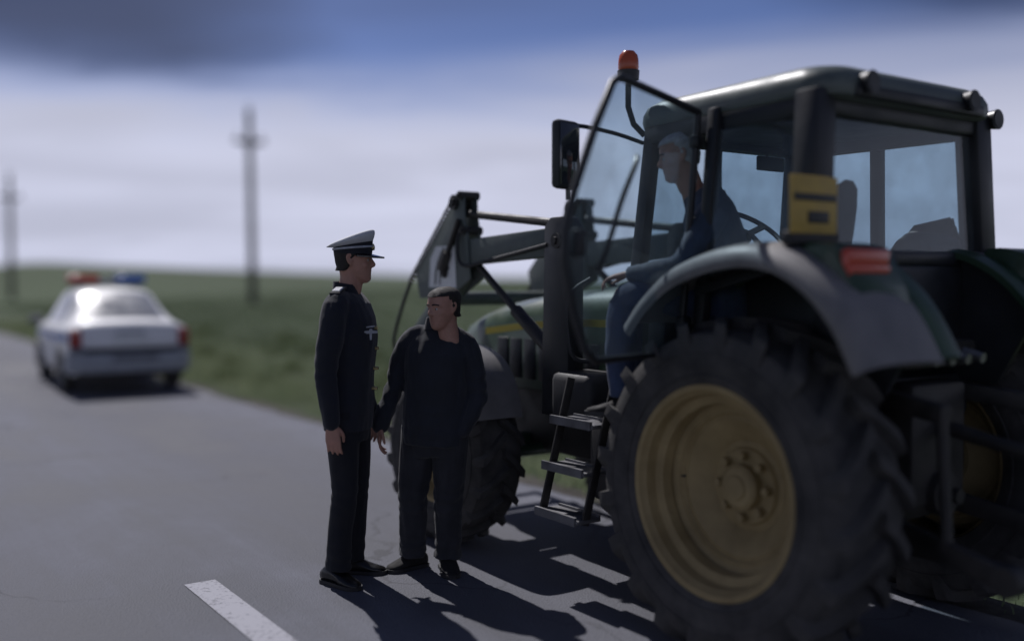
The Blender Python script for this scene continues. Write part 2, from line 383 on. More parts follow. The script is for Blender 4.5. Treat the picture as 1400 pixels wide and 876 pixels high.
# road sheet with ragged edges, in its own (u, v) axes so the wear runs along it
ur = np.concatenate([np.arange(-40, 60, .25), np.arange(60, 420, 4)])
rag = np.array([noise.fractal(V((u * .9, 3, 0)), 1, 2, 4) for u in ur]); rag2 = np.array([noise.fractal(V((u * .9, 9, 0)), 1, 2, 4) for u in ur])
cols = [EDGE + .11 * rag - .05, EDGE + .11 * rag] + [np.full_like(ur, EDGE + .15 + k * (FAR_EDGE - EDGE - .3) / 8) for k in range(9)] + [FAR_EDGE + .05 * rag2, FAR_EDGE + .05 * rag2 + .05]
VR = np.stack(cols, 1); UR = np.repeat(ur[:, None], VR.shape[1], 1)
ZR = np.zeros_like(VR); ZR[:, 0] = -.05; ZR[:, -1] = -.05
link('road', grid_mesh('road', UR, VR, ZR, 'asphalt'), None, O, (0, 0, RA), kind='structure')
# gravel shoulder strip on the tractor's side
cols = [EDGE + .10 + 0 * ur, EDGE - .16 + .04 * rag2, EDGE - .45 + .16 * rag2 + .12 * rag]
VG = np.stack(cols, 1); UG = np.repeat(ur[:, None], 3, 1); PX = O.x + F.x * UG + L.x * VG; PY = O.y + F.y * UG + L.y * VG
ZG = ground_z(PX, PY) + .012; ZG[:, 0] = -.024; ZG[:, 2] -= .02
link('shoulder', grid_mesh('shoulder', UG, VG, ZG, 'gravel_soil'), None, O, (0, 0, RA), kind='structure')
# painted dashes of the centre line
dash = MB()
for k in range(-2, 9):
    u0 = -.62 + k * 12
    vv = [dash.bm.verts.new((u0 + a, MID + b, .004)) for a, b in ((0, -.085), (3, -.085), (3, .085), (0, .085))]
    dash.face(vv)
d = dash.build('centre_line', 'road_paint', None, loc=O, rot=(0, 0, RA), kind='structure')

# ------------------------------------------------------------------ grass (uncountable)
def blades(name, m, n, region, hmin, hmax, wid, lean=.5, clump=0):
    u, v, dens = region(n)
    x = O.x + F.x * u + L.x * v; y = O.y + F.y * u + L.y * v; z = ground_z(x, y) - .01
    n = len(x); a = np.random.uniform(0, 2 * np.pi, n); h = np.random.uniform(hmin, hmax, n) * dens
    w = np.random.uniform(.6, 1.2, n) * wid
    la = np.random.uniform(0, 2 * np.pi, n); le = np.random.uniform(.1, lean, n) * h
    dx, dy = np.cos(a) * w, np.sin(a) * w
    mx, my = np.cos(la) * le * .3, np.sin(la) * le * .3; tx, ty = np.cos(la) * le, np.sin(la) * le
    P = np.stack([np.stack([x - dx, y - dy, z], -1), np.stack([x + dx, y + dy, z], -1),
                  np.stack([x + mx + dx * .7, y + my + dy * .7, z + h * .6], -1), np.stack([x + mx - dx * .7, y + my - dy * .7, z + h * .6], -1),
                  np.stack([x + tx, y + ty, z + h], -1)], 1).reshape(-1, 3)
    i = np.arange(n)[:, None] * 5
    f = np.concatenate([i + np.array([[0, 1, 2]]), i + np.array([[0, 2, 3]]), i + np.array([[3, 2, 4]])])
    me = bpy.data.meshes.new(name); raw_mesh(me, P, f, m, False)
    return link(name, me, kind='stuff')
def tufty(u, v, s=1.0):
    return np.array([.75 + .6 * max(-.6, noise.noise(V((a * .8 * s, b * 1.1 * s, 2)))) for a, b in zip(u, v)])
def verge(n):
    u = np.random.uniform(2, 44, n); w = np.abs(np.random.normal(0, 1, n)) * 2.4 + .12 + .12 * np.sin(u * 2.1)
    k = w < 6.5; u, w = u[k], w[k]; return u, EDGE - w, tufty(u, w) * (.45 + .55 * sstep(w, .1, .9))
def verge_near(n):
    u = np.random.uniform(-8, 4, n); w = np.random.uniform(.15, 9, n); return u, EDGE - w, tufty(u, w)
def crop(n):
    u = 4 + 66 * np.random.uniform(0, 1, n) ** 1.4; w = 4.2 + np.random.uniform(0, 1, n) ** 1.2 * 46; return u, EDGE - w, tufty(u, w, .4)
def far_verge(n):
    u = np.random.uniform(-8, 40, n); w = np.random.uniform(.1, 3, n); return u, FAR_EDGE + w, tufty(u, w)
vg = blades('verge_grass', 'grass_blade', 60000, verge, .07, .24, .006)
blades('verge_grass', 'grass_blade', 26000, verge_near, .06, .2, .006)
blades('verge_grass', 'grass_blade', 12000, far_verge, .06, .2, .006)
def weeds(n):
    c = [(random.uniform(3, 34), random.uniform(.7, 6)) for _ in range(70)]; u, w = [], []
    for k in range(n):
        a, b = random.choice(c); u.append(random.gauss(a, .16)); w.append(max(.15, random.gauss(b, .16)))
    u, w = np.array(u), np.array(w); return u, EDGE - w, tufty(u, w) * 1.2
blades('weeds', 'weed_leaf', 5000, weeds, .12, .34, .012, .6)
blades('crop', 'crop_blade', 90000, crop, .16, .30, .012, .4)

# ------------------------------------------------------------------ power poles
def power_pole(x, y, h, lean, label):
    z = float(ground_z(x, y)) - .3
    t = thing('power_pole', label, 'pole', (x, y, z), 0, 'power poles along the field'); t.rotation_euler = (0, lean, R(-60))
    MB().cyl((0, 0, 0), (0, 0, h), .25, .18, 12).build('post', 'pole_concrete', t)
    a = MB(); a.bar((0, -.95, h - 1.9), (0, .95, h - 1.9), .18, .22, bev=.01)
    a.bar((0, -.5, h - 1.95), (0, 0, h - 2.6), .05, .05); a.bar((0, .5, h - 1.95), (0, 0, h - 2.6), .05, .05)
    arm = a.build('crossarm', 'pole_concrete', t)
    for px, pz in ((-.75, h - 1.83), (.75, h - 1.83), (0, h)):
        MB().lathe([(.0, 0), (.03, 0), (.03, .12), (.07, .14), (.08, .2), (.05, .24), (.07, .27), (.05, .36), (0, .38)], (0, px, pz), (0, 0, 1), 10).build('insulator', 'insulator', t)
    return t
P1 = (-15.6, 60.0); P2 = (-42.7, 85.0)
power_pole(*P1, 12.0, R(-2.4), 'taller nearer power pole with a crossarm between the car and the officer')
power_pole(*P2, 10.8, R(-1.6), 'smaller distant power pole at the left edge of the field')

# ------------------------------------------------------------------ tractor: x forward, y left, z up, origin under the rear axle
TR = thing('tractor', 'green farm tractor with front loader and yellow wheel rims pulled over at the road edge', 'tractor', O, RA)
def wheel(name, u, v, z, Rr, wid, rim_r, side, nl, lug_h, steer=0, parent=TR):
    """side = +1: outer face towards +y"""
    h = wid / 2
    ty = MB()
    k = Rr - lug_h
    prof = [(rim_r - .012, -h * .82), (rim_r + .012, -h * .90), (rim_r + .04, -h * .97), ((rim_r + k) / 2, -h * 1.03), (k - .06, -h * .99), (k - .02, -h * .90), (k - .004, -h * .6), (k, 0),
            (k - .004, h * .6), (k - .02, h * .90), (k - .06, h * .99), ((rim_r + k) / 2, h * 1.03), (rim_r + .04, h * .97), (rim_r + .012, h * .90), (rim_r - .012, h * .82)]
    ty.lathe(prof, n=72)
    # raised rings moulded on both side walls
    for s in (-1, 1):
        for rr, ww in ((rim_r + .055, .006), (k - .10, .005)):
            q = h * (.985 if rr < k - .12 else 1.005) * s
            ty.lathe([(rr - ww, q), (rr - ww * .5, q + .006 * s), (rr + ww * .5, q + .006 * s), (rr + ww, q)], n=72)
    w = ty.build(name, 'tyre_rubber', parent, 40, loc=(u, v, z), rot=(0, 0, steer))
    # bars of the tread: one mesh for each side, shared
    for s in (-1, 1):
        b = MB(); rings = []
        for q, top, wd in ((-.06, Rr, .062), (.25, Rr, .058), (.55, Rr - .002, .056), (.82, Rr - .008, .058), (.97, Rr - .024, .064), (1.03, Rr - .075, .060), (1.02, Rr - .13, .040)):
            y = q * h * s; ang = -.62 * max(0, min(q, 1.0)) * (h / Rr) * 1.55
            lo = k - .012 if q < .9 else top - lug_h * .9 - .03
            hw0, hw1 = wd * Rr / .74 * .72, wd * Rr / .74 * .5
            def P(r, t): a = ang + t / Rr; return V((r * math.sin(a), y if r > lo + .001 or q < .99 else y * .965, r * math.cos(a)))
            rings.append([P(lo, -hw0), P(lo, hw0), P(top, hw1), P(top, -hw1)])
        b.loft(rings); me = b.mesh('tread_lug', 'tyre_rubber', 30)
        for i in range(nl):
            link('tread_lug', me, w, (0, 0, 0), (0, 2 * math.pi * (i + (.5 if s > 0 else 0)) / nl, 0))
    o = side
    big = rim_r > .4
    rim = MB()
    if big:
        rim.lathe([(rim_r - .02, -h * .86 * o), (rim_r + .012, h * .90 * o), (rim_r + .016, h * .93 * o), (rim_r + .004, h * .945 * o), (rim_r - .010, h * .92 * o), (rim_r - .018, h * .84 * o), (rim_r - .030, h * .78 * o),
                   (rim_r - .038, h * .55 * o), (rim_r - .075, h * .48 * o), (rim_r - .082, h * .25 * o), (rim_r - .070, h * .18 * o), (rim_r - .105, h * .10 * o), (rim_r - .120, h * .11 * o), (rim_r - .132, h * .02 * o)], n=72)
        rim.build('rim', 'yellow_rim', w, 30)
        dz = MB(); dz.lathe([(rim_r - .126, h * .03 * o), (rim_r - .15, h * .06 * o), (rim_r - .19, -h * .06 * o), (.20, -h * .30 * o), (.175, -h * .28 * o), (.165, -h * .20 * o), (0.001, -h * .20 * o)], n=64); dz.build('wheel_disc', 'yellow_rim', w, 30)
        hb = MB(); hb.lathe([(.10, -h * .3 * o), (.10, h * .02 * o), (.085, h * .08 * o), (.055, h * .10 * o), (.05, h * .14 * o), (.001, h * .15 * o)], n=32); hb.build('hub', 'yellow_rim', w, 30)
        nb, br, y0, y1, rad = 8, .138, -h * .22 * o, -h * .02 * o, .020
        vb = MB(); vb.cyl((.32, h * .02 * o, 0), (.335, h * .12 * o, 0), .006, .005, 8); vb.build('valve', 'black_metal', w)
        for i in range(4):
            a = 2 * math.pi * i / 4 + .5
            cl = MB(); rr = rim_r - .062; cl.box((rr * math.sin(a), h * .36 * o, rr * math.cos(a)), (.05, .05, .035), Matrix.Rotation(a, 3, 'Y'), .008); cl.build('rim_clamp', 'yellow_rim', w)
    else:
        rim.lathe([(rim_r - .02, -h * .86 * o), (rim_r + .012, h * .90 * o), (rim_r + .012, h * .94 * o), (rim_r - .010, h * .92 * o), (rim_r - .03, h * .70 * o), (rim_r - .04, h * .40 * o), (rim_r - .09, h * .36 * o), (.15, h * .55 * o), (.14, h * .66 * o), (.001, h * .66 * o)], n=56)
        rim.build('rim', 'yellow_rim', w, 30)
        hb = MB(); hb.lathe([(.085, h * .6 * o), (.085, h * .95 * o), (.06, h * 1.05 * o), (.001, h * 1.06 * o)], n=28); hb.build('hub', 'yellow_rim', w, 30)
        nb, br, y0, y1, rad = 8, .115, h * .62 * o, h * .76 * o, .016
    bm = MB(); bm.cyl((0, y0, br), (0, y1, br), rad, rad, 6); me = bm.mesh('wheel_bolt', 'yellow_rim')
    for i in range(nb): link('wheel_bolt', me, w, (0, 0, 0), (0, 2 * math.pi * i / nb, 0))
    return w
RWZ = .735
for s in (1, -1):
    wheel('rear_wheel', 0, s * .775, RWZ, .755, .42, .452, s, 20, .05)
    wheel('front_wheel', 2.42, s * .775, .565, .58, .33, .305, s, 17, .038, R(3))

# driveline, chassis, axles
ch = MB()
ch.box((.05, 0, .78), (.75, .46, .50), bev=.04); ch.box((.85, 0, .72), (.95, .42, .48), bev=.03); ch.box((1.95, 0, .74), (1.4, .40, .42), bev=.03)
ch.box((3.05, 0, .70), (.25, .46, .40), bev=.02); ch.box((1.4, 0, .46), (.5, .3, .1), bev=.02)
ch.build('chassis', 'black_metal', TR)
ax = MB(); ax.cyl((0, -.60, RWZ), (0, .60, RWZ), .15, .15, 20); ax.cyl((0, .2, RWZ), (0, .5, RWZ), .21, .16, 20); ax.cyl((0, -.2, RWZ), (0, -.5, RWZ), .21, .16, 20); ax.build('rear_axle', 'green_paint', TR)
ax = MB(); ax.bar((2.42, -.62, .55), (2.42, .62, .55), .14, .16, bev=.03); ax.tube([(2.25, -.55, .55), (2.25, .55, .55)], .03)
for s in (1, -1): ax.cyl((2.42, s * .55, .40), (2.42, s * .55, .72), .09, .09, 14)
ax.build('front_axle', 'green_paint', TR)
# lift linkage at the back
lk = MB()
for s in (1, -1):
    lk.bar((-.30, s * .30, .62), (-1.02, s * .40, .50), .045, .09, bev=.01); lk.bar((-.28, s * .26, 1.15), (-.72, s * .35, 1.10), .06, .08, bev=.01)
    lk.tube([(-.70, s * .35, 1.10), (-.74, s * .36, .56)], .026, 10); lk.cyl((-1.02, s * .36, .5), (-1.02, s * .44, .5), .06, .06, 14)
lk.build('lift_arms', 'black_metal', TR)
MB().tube([(-.35, 0, 1.02), (-.55, 0, .99), (-.95, 0, .92)], [.025, .034, .026], 10).build('top_link', 'black_metal', TR)
MB().bar((-.2, 0, .42), (-.85, 0, .42), .09, .05, bev=.01).build('drawbar', 'black_metal', TR)
pl = MB(); pl.box((-.40, 0, .92), (.16, .42, .55), bev=.03); pl.cyl((-.46, 0, .70), (-.58, 0, .70), .035, .035, 14); pl.cyl((-.46, 0, .70), (-.52, 0, .70), .10, .10, 18); pl.build('power_take_off', 'black_metal', TR)
for k in range(4):
    MB().cyl((-.46, -.20 + k * .12, 1.32), (-.56, -.20 + k * .12, 1.30), .028, .024, 12).build('hydraulic_coupler', 'steel', TR)
hb = MB(); hb.box((-.42, -.02, 1.32), (.10, .56, .12), bev=.02); hb.build('coupler_block', 'black_metal', TR)

# rear mudguards: curved shells over the wheels
def arc_shell(b, pts, v0, v1, th, lip=.0, crown=.02, inset=0):
    """pts: (u, z) along the arc; shell between v0 (inner) and v1 (outer), rounded outer edge"""
    P, _ = smooth_path([V((a, 0, c)) for a, c in pts], [0] * len(pts), 6)
    n = len(P); rings = []
    for i, p in enumerate(P):
        d = (P[min(i + 1, n - 1)] - P[max(i - 1, 0)]).normalized(); nrm = V((-d.z, 0, d.x))
        if nrm.z < 0: nrm = -nrm
        sec = []
        prof = [(0, 0), (.25, crown * .8), (.5, crown), (.75, crown * .85), (.88, crown * .45), (.96, -.012), (1.0, -.05), (1.0, -.05 - lip)]
        for q, hh in prof: sec.append(p + V((0, v0 + (v1 - v0) * q, 0)) + nrm * hh)
        for q, hh in prof[::-1]: sec.append(p + V((0, v0 + (v1 - v0) * (q if q < .9 else q - .012 / abs(v1 - v0)), 0)) + nrm * (hh - th))
        rings.append(sec)
    b.loft(rings)
FP = [(.56, 1.44), (.45, 1.56), (.28, 1.68), (.06, 1.755), (-.16, 1.785), (-.36, 1.76), (-.54, 1.67), (-.69, 1.52), (-.80, 1.33)]
for s in (1, -1):
    b = MB(); arc_shell(b, FP, s * .50, s * .99, .022, .01, .03); f = b.build('rear_fender', 'fender_plastic', TR, 50)
    g = MB(); arc_shell(g, [(a * .985, c + .014) for a, c in FP[1:]], s * .36, s * .515, .03, 0, .012); g.build('inner_fender', 'green_paint', f, 50)
    sd_ = MB(); pts = FP[1:-1]
    sd_.prism([(a, c) for a, c in pts] + [(-.5, 1.18), (.35, 1.18)], lambda a, c, t: V((a, s * (.42 + t), c - .01)), .03); sd_.build('inner_panel', 'cab_black', f)
    hs = MB()                                                            # tail light housing, green, on the back of the mudguard
    hs.loft([[V((-.36, s * .52, 1.77)), V((-.36, s * .84, 1.77)), V((-.36, s * .84, 1.80)), V((-.36, s * .52, 1.80))],
             [V((-.46, s * .50, 1.68)), V((-.46, s * .88, 1.68)), V((-.46, s * .87, 1.805)), V((-.46, s * .51, 1.805))],
             [V((-.60, s * .50, 1.58)), V((-.60, s * .88, 1.58)), V((-.575, s * .87, 1.775)), V((-.575, s * .51, 1.775))],
             [V((-.70, s * .52, 1.47)), V((-.70, s * .86, 1.47)), V((-.66, s * .85, 1.60)), V((-.66, s * .53, 1.60))]])
    hs.bm.normal_update(); bmesh.ops.bevel(hs.bm, geom=hs.bm.edges[:], offset=.015, segments=2, affect='EDGES')
    hh = hs.build('light_housing', 'green_paint', f, 50)
    lt = MB(); lt.box((-.592, s * .725, 1.712), (.05, .27, .13), Matrix.Rotation(R(-8), 3, 'Y'), .02); lt.box((-.600, s * .725, 1.688), (.046, .262, .05), Matrix.Rotation(R(-8), 3, 'Y'), .012); 
    lt.build('tail_light', 'red_lens_front', f, 40)
    ft = MB(); arc_shell(ft, [(1.90, .82), (1.97, 1.02), (2.12, 1.17), (2.38, 1.235), (2.64, 1.18), (2.80, 1.05)], s * .59, s * .95, .014, .01, .02)
    fe = ft.build('front_fender', 'fender_plastic', TR, 50)
    MB().tube([(2.42, s * .52, .70), (2.42, s * .58, 1.0), (2.42, s * .70, 1.21)], .022).build('fender_stay', 'black_metal', fe)
# bonnet
bn = MB()
def hood_ring(u, w, zt, zb, r=.12):
    pts = []
    for a, c in ((-w, zb), (-w, zt - r), (-w + r * .35, zt - r * .35), (-w + r, zt), (-w * .35, zt + .03), (0, zt + .04), (w * .35, zt + .03), (w - r, zt), (w - r * .35, zt - r * .35), (w, zt - r), (w, zb)): pts.append(V((u, a, c)))
    return pts
bn.loft([hood_ring(1.18, .33, 1.60, .95), hood_ring(1.6, .335, 1.58, .95), hood_ring(2.2, .325, 1.53, .95), hood_ring(2.75, .30, 1.45, .93), hood_ring(3.06, .27, 1.36, .92), hood_ring(3.20, .22, 1.22, .92, .1)])
hood = bn.build('bonnet', 'green_paint', TR, 40)
for s in (1, -1):
    st = MB(); st.loft([[V((u, s * (w + .004), z - .022)), V((u, s * (w + .004), z + .022)), V((u, s * (w - .004), z + .022)), V((u, s * (w - .004), z - .022))] for u, w, z in ((1.22, .331, 1.40), (1.6, .335, 1.395), (2.2, .325, 1.36), (2.74, .301, 1.30))])
    st.build('side_stripe', 'yellow_decal', hood)
    gr = MB()
    for k in range(7): gr.box((1.55 + k * .16, s * (.333 - k * .003), 1.14), (.12, .02, .26), bev=.006)
    gr.build('side_vent', 'cab_black', hood)
MB().box((3.19, 0, 1.06), (.05, .40, .26), bev=.01).build('grille', 'cab_black', hood)
for s in (1, -1): MB().ball((3.16, s * .15, 1.24), .06, (.5, 1, .6)).build('headlight', 'clear_lens', hood)
ex = MB(); ex.tube([(1.30, -.44, 1.3), (1.30, -.44, 2.2)], [.055, .055], 16); ex.tube([(1.30, -.44, 2.18), (1.30, -.44, 2.48), (1.27, -.46, 2.60)], .034, 14, 4); ex.build('exhaust', 'black_metal', TR)

# cab
lower = MB(); lower.box((.28, 0, 1.10), (1.20, 1.02, .22), bev=.04); lower.box((-.27, 0, 1.52), (.10, 1.12, .40), bev=.02); lower.box((1.00, 0, 1.42), (.16, .70, .46), bev=.05)
lower.build('cab_floor', 'cab_black', TR)
def pillar(p0, p1, w, h): return MB().bar(p0, p1, w, h, (1, 0, 0), .018).build('cab_pillar', 'cab_black', TR)
for s in (1, -1):
    pillar((-.27, s * .645, 1.72), (-.25, s * .60, 2.46), .13, .13)
    pillar((.33, s * .700, 1.20), (.30, s * .62, 2.46), .06, .07)
    pillar((.93, s * .600, 1.20), (.80, s * .545, 2.46), .07, .08)
    MB().bar((-.27, s * .655, 1.75), (.34, s * .70, 1.60), .04, .05, bev=.01).build('side_rail', 'cab_black', TR)
    MB().bar((-.25, s * .60, 2.40), (.81, s * .55, 2.40), .08, .11, bev=.02).build('roof_rail', 'cab_black', TR)
for (u, hw, z, t_) in ((-.26, .60, 2.40, .10), (.82, .55, 2.40, .09), (-.28, .60, 1.75, .07)):
    MB().bar((u, -hw, z), (u, hw, z), .08, t_, bev=.02).build('cross_rail', 'cab_black', TR)
def pane(name, quad, m='cab_glass', th=.006, parent=TR):
    a = [V(q) for q in quad]; n = (a[1] - a[0]).cross(a[2] - a[0]).normalized() * th
    b = MB(); b.loft([a, [p + n for p in a]]); return b.build(name, m, parent)
pane('rear_window', [(-.285, .585, 1.78), (-.285, -.585, 1.78), (-.265, -.545, 2.36), (-.265, .545, 2.36)])
pane('windscreen', [(.955, .575, 1.28), (.955, -.575, 1.28), (.83, -.515, 2.36), (.83, .515, 2.36)])
for s in (1, -1):
    pane('side_window', [(-.20, s * .655, 1.79), (.295, s * .695, 1.66), (.27, s * .628, 2.35), (-.20, s * .615, 2.35)])
pane('right_window', [(.365, -.703, 1.25), (.89, -.608, 1.25), (.775, -.555, 2.35), (.335, -.628, 2.35)])
cs = MB(); cs.loft([[V((x, y, z)) for x, y in ((-.20, -.44), (.20, -.44), (.20, -.64), (-.20, -.64))] for z in (1.52,)] + [[V((-.20, -.46, 1.74)), V((.18, -.46, 1.74)), V((.18, -.64, 1.78)), V((-.20, -.64, 1.84))], [V((-.16, -.53, 1.86)), V((.10, -.53, 1.86)), V((.10, -.64, 1.95)), V((-.16, -.64, 2.0))]]); cs.bm.normal_update(); bmesh.ops.bevel(cs.bm, geom=cs.bm.edges[:], offset=.03, segments=2, affect='EDGES'); cs.build('lever_console', 'plastic_dark', TR, 50)
# roof: crowned slab, rounded corners
def roof_ring(sc, z, du=0):
    pts = []; u0, u1, w0, w1, r = -.37, .93, .655, .60, .16
    for cx, cy, a0 in ((u1 - r, w1 - r, 0), (u0 + r, w0 - r, 90), (u0 + r, -w0 + r, 180), (u1 - r, -w1 + r, 270)):
        for k in range(7):
            a = R(a0 + 15 * k); x, y = cx + r * math.cos(a), cy + r * math.sin(a)
            pts.append(V((.28 + (x - .28) * sc + du, y * sc, z)))
    return pts
rf = MB(); rf.loft([roof_ring(.80, 2.415), roof_ring(.955, 2.42), roof_ring(.99, 2.435), roof_ring(1.0, 2.465), roof_ring(.995, 2.50), roof_ring(.97, 2.535), roof_ring(.90, 2.565), roof_ring(.72, 2.590), roof_ring(.40, 2.605)])
roof = rf.build('roof', 'roof_paint', TR, 40)
MB().box((.28, 0, 2.41), (1.02, 1.0, .03), bev=.01).build('headliner', 'plastic_dark', roof)
MB().box((-.345, 0, 2.455), (.07, .98, .055), bev=.012).build('rear_trim', 'cab_black', roof)
def work_light(u, y, z, face=-1):
    w = MB(); w.cyl((u, y, z), (u + .07 * face, y, z), .04, .05, 18); w.bar((u - .01 * face, y, z - .02), (u - .06 * face, y, z - .06), .03, .03); w.build('work_light', 'cab_black', roof)
    l = MB(); l.cyl((u + .066 * face, y, z), (u + .074 * face, y, z), .041, .040, 18); l.build('light_lens', 'cab_black', roof)
work_light(-.335, .42, 2.49); work_light(-.335, -.36, 2.49); work_light(-.27, -.68, 2.44); work_light(.90, .42, 2.48, 1); work_light(.90, -.42, 2.48, 1)
# beacon on its stalk
bs = MB(); bs.tube([(.86, .56, 2.40), (.90, .60, 2.46), (.92, .62, 2.55), (.92, .62, 2.71)], .016, 10); bs.cyl((.92, .62, 2.69), (.92, .62, 2.735), .055, .058, 20); bcn = bs.build('beacon', 'cab_black', TR)
MB().lathe([(.05, 2.735), (.054, 2.75), (.052, 2.79), (.047, 2.815), (.03, 2.835), (.001, 2.84)], (.92, .62, 0), (0, 0, 1), 24).build('beacon_lens', 'amber_lens', bcn)
# mirror on an arm
ma = MB(); ma.tube([(.86, .57, 2.36), (.885, .75, 2.40), (.90, .99, 2.42), (.905, 1.03, 2.39), (.905, 1.03, 2.05)], .011, 8, 3); mr = ma.build('mirror_arm', 'cab_black', TR)
mh = MB(); mh.box((.905, 1.045, 2.27), (.06, .17, .34), Matrix.Rotation(R(12), 3, 'Z'), .025); mh.build('mirror_head', 'cab_black', mr)
MB().box((.872, 1.043, 2.27), (.01, .14, .30), Matrix.Rotation(R(12), 3, 'Z'), .003).build('mirror_glass', 'car_glass', mr)
# open door, hinged on the middle pillar
HB, HT = V((.40, .735, 1.30)), V((.36, .665, 2.44)); DD = V((-.22, .976, 0)).normalized()
DD = V((F.dot(V((-.64, -.77, 0))), L.dot(V((-.64, -.77, 0))), 0)).normalized()
def dp(d, z, off=0):
    k = (z - 1.30) / 1.14; return HB.lerp(HT, k) * 1.0 + V((0, 0, z - HB.lerp(HT, k).z)) + DD * d + V((-DD.y, DD.x, 0)) * off
DO = [(.02, 2.44), (.40, 2.475), (.69, 2.50), (.74, 2.47), (.84, 2.28), (.95, 2.02), (1.00, 1.84), (.985, 1.72), (.90, 1.52), (.80, 1.36), (.72, 1.31), (.02, 1.31)]
dr = MB(); pp = [dp(a, c) for a, c in DO] + [dp(*DO[0])]
dr.tube(pp, .0175, 10); door = dr.build('door', 'cab_black', TR, 60)
gl_ = MB(); gl_.prism(DO, lambda a, c, t: dp(a, c, t - .003), .006); gl_.build('door_glass', 'door_glass_mat', door)
hd = MB(); hd.tube([dp(.55, 2.18, .02), dp(.60, 2.14, .05), dp(.70, 1.98, .06), dp(.78, 1.78, .06), dp(.78, 1.70, .02)], .012, 8, 4); hd.build('grab_handle', 'cab_black', door)
lt = MB(); lt.box(dp(.93, 1.80, .02), (.05, .05, .11), bev=.012); lt.build('door_latch', 'cab_black', door)
for z in (1.45, 2.30):
    MB().bar(dp(-.03, z), dp(.05, z), .05, .06, bev=.01).build('hinge', 'cab_black', door)
# warning plate above the mudguard
wpl = Matrix.Rotation(R(0), 3, 'Z')
pt = MB(); pt.box((-.385, .775, 1.955), (.014, .29, .235), wpl, .006); plate = pt.build('warning_plate', 'yellow_plate', TR)
a = MB(); a.box((-.3935, .775, 1.985), (.006, .265, .030), wpl, .002); a.build('plate_marking', 'dark_decal', plate); a = MB(); a.box((-.3935, .755, 1.905), (.006, .13, .048), wpl, .002); a.build('plate_marking', 'dark_decal', plate)
a = MB(); a.box((-.36, .76, 1.82), (.06, .30, .06), wpl, .012); a.bar((-.33, .68, 1.80), (-.30, .66, 2.02), .03, .04); a.build('plate_bracket', 'plastic_dark', plate)
# inside the cab: swivel seat, console, wheel, screen
seat = MB(); seat.box((.16, .12, 1.42), (.46, .46, .14), Matrix.Rotation(R(25), 3, 'Z'), .05); st = seat.build('seat', 'seat_cloth', TR, 50)
bk = MB(); m3 = Matrix.Rotation(R(25), 3, 'Z') @ Matrix.Rotation(R(-10), 3, 'Y')
rings = []
for z, w, t_ in ((0, .17, .03), (.02, .22, .055), (.2, .235, .065), (.42, .23, .065), (.56, .20, .055), (.64, .14, .045), (.67, .06, .02)):
    rings.append([V((.06, .13, 1.46)) + m3 @ V((t_ * math.cos(a) * (1 if math.cos(a) > 0 else .7), w * math.sin(a), z)) for a in [2 * math.pi * k / 20 for k in range(20)]])
bk.loft(rings); bk.build('backrest', 'seat_cloth', st, 60)
MB().cyl((.16, .12, 1.16), (.16, .12, 1.37), .16, .20, 16).build('seat_base', 'plastic_dark', st)
cs = MB(); cs.box((.12, -.42, 1.50), (.72, .26, .44), bev=.08); cs.box((.22, -.30, 1.72), (.42, .10, .06), bev=.025); cs.build('console', 'plastic_dark', TR, 50)
cs = MB(); cs.box((-.16, -.40, 1.76), (.20, .40, .24), bev=.09); cs.build('rear_shelf', 'seat_cloth', TR, 50)
cl = MB(); cl.box((.86, 0, 1.62), (.18, .34, .40), Matrix.Rotation(R(-15), 3, 'Y'), .05); cl.tube([(.80, 0, 1.75), (.66, 0, 1.88)], .03); col = cl.build('dashboard', 'plastic_dark', TR, 50)
sw = MB(); cx = V((.64, 0, 1.90)); nx = V((-.6, 0, .8)); ax_, ay_ = frame_of(nx)
sw.tube([cx + (ax_ * math.cos(a) + ay_ * math.sin(a)) * .20 for a in [2 * math.pi * k / 28 for k in range(29)]], .014, 8)
for k in range(3): a = 2 * math.pi * k / 3 + .4; sw.bar(cx, cx + (ax_ * math.cos(a) + ay_ * math.sin(a)) * .19, .03, .015, nx)
sw.build('steering_wheel', 'plastic_dark', col)
scn = MB(); scn.box((.02, .42, 2.26), (.04, .16, .10), Matrix.Rotation(R(20), 3, 'Z'), .015); scn.tube([(.02, .44, 2.30), (.10, .52, 2.40)], .012); scn.build('radio', 'plastic_dark', TR)
im = MB(); im.box((.76, -.30, 2.30), (.02, .22, .08), None, .008); im.tube([(.78, -.30, 2.33), (.80, -.3, 2.40)], .008); im.build('inside_mirror', 'plastic_dark', TR)
# steps to the door and the tank beside them
tk = MB(); tk.box((.88, .50, .72), (.62, .36, .54), bev=.07); tk.build('fuel_tank', 'plastic_dark', TR, 50)
tb = MB(); tb.box((1.38, .50, .98), (.36, .30, .30), bev=.05); tb.build('tool_box', 'plastic_dark', TR, 50)
sp = MB()
for u in (.88, 1.24): sp.bar((u, .74, 1.12), (u + .02, .92, .40), .05, .014, (1, 0, 0), .004)
stp = sp.build('step_ladder', 'black_metal', TR)
for z, v in ((.42, .90), (.66, .855), (.90, .80)):
    b = MB(); b.box((1.07, v, z), (.36, .16, .022), bev=.006); b.bar((.90, v + .08, z + .006), (1.24, v + .08, z + .006), .016, .045); b.bar((.90, v - .08, z + .006), (1.24, v - .08, z + .006), .012, .035); b.build('step', 'steel_step', stp)
MB().tube([(1.26, .60, 1.2), (1.29, .70, 1.25), (1.29, .72, 1.55), (1.22, .62, 1.66)], .013, 8, 4).build('hand_rail', 'cab_black', TR)

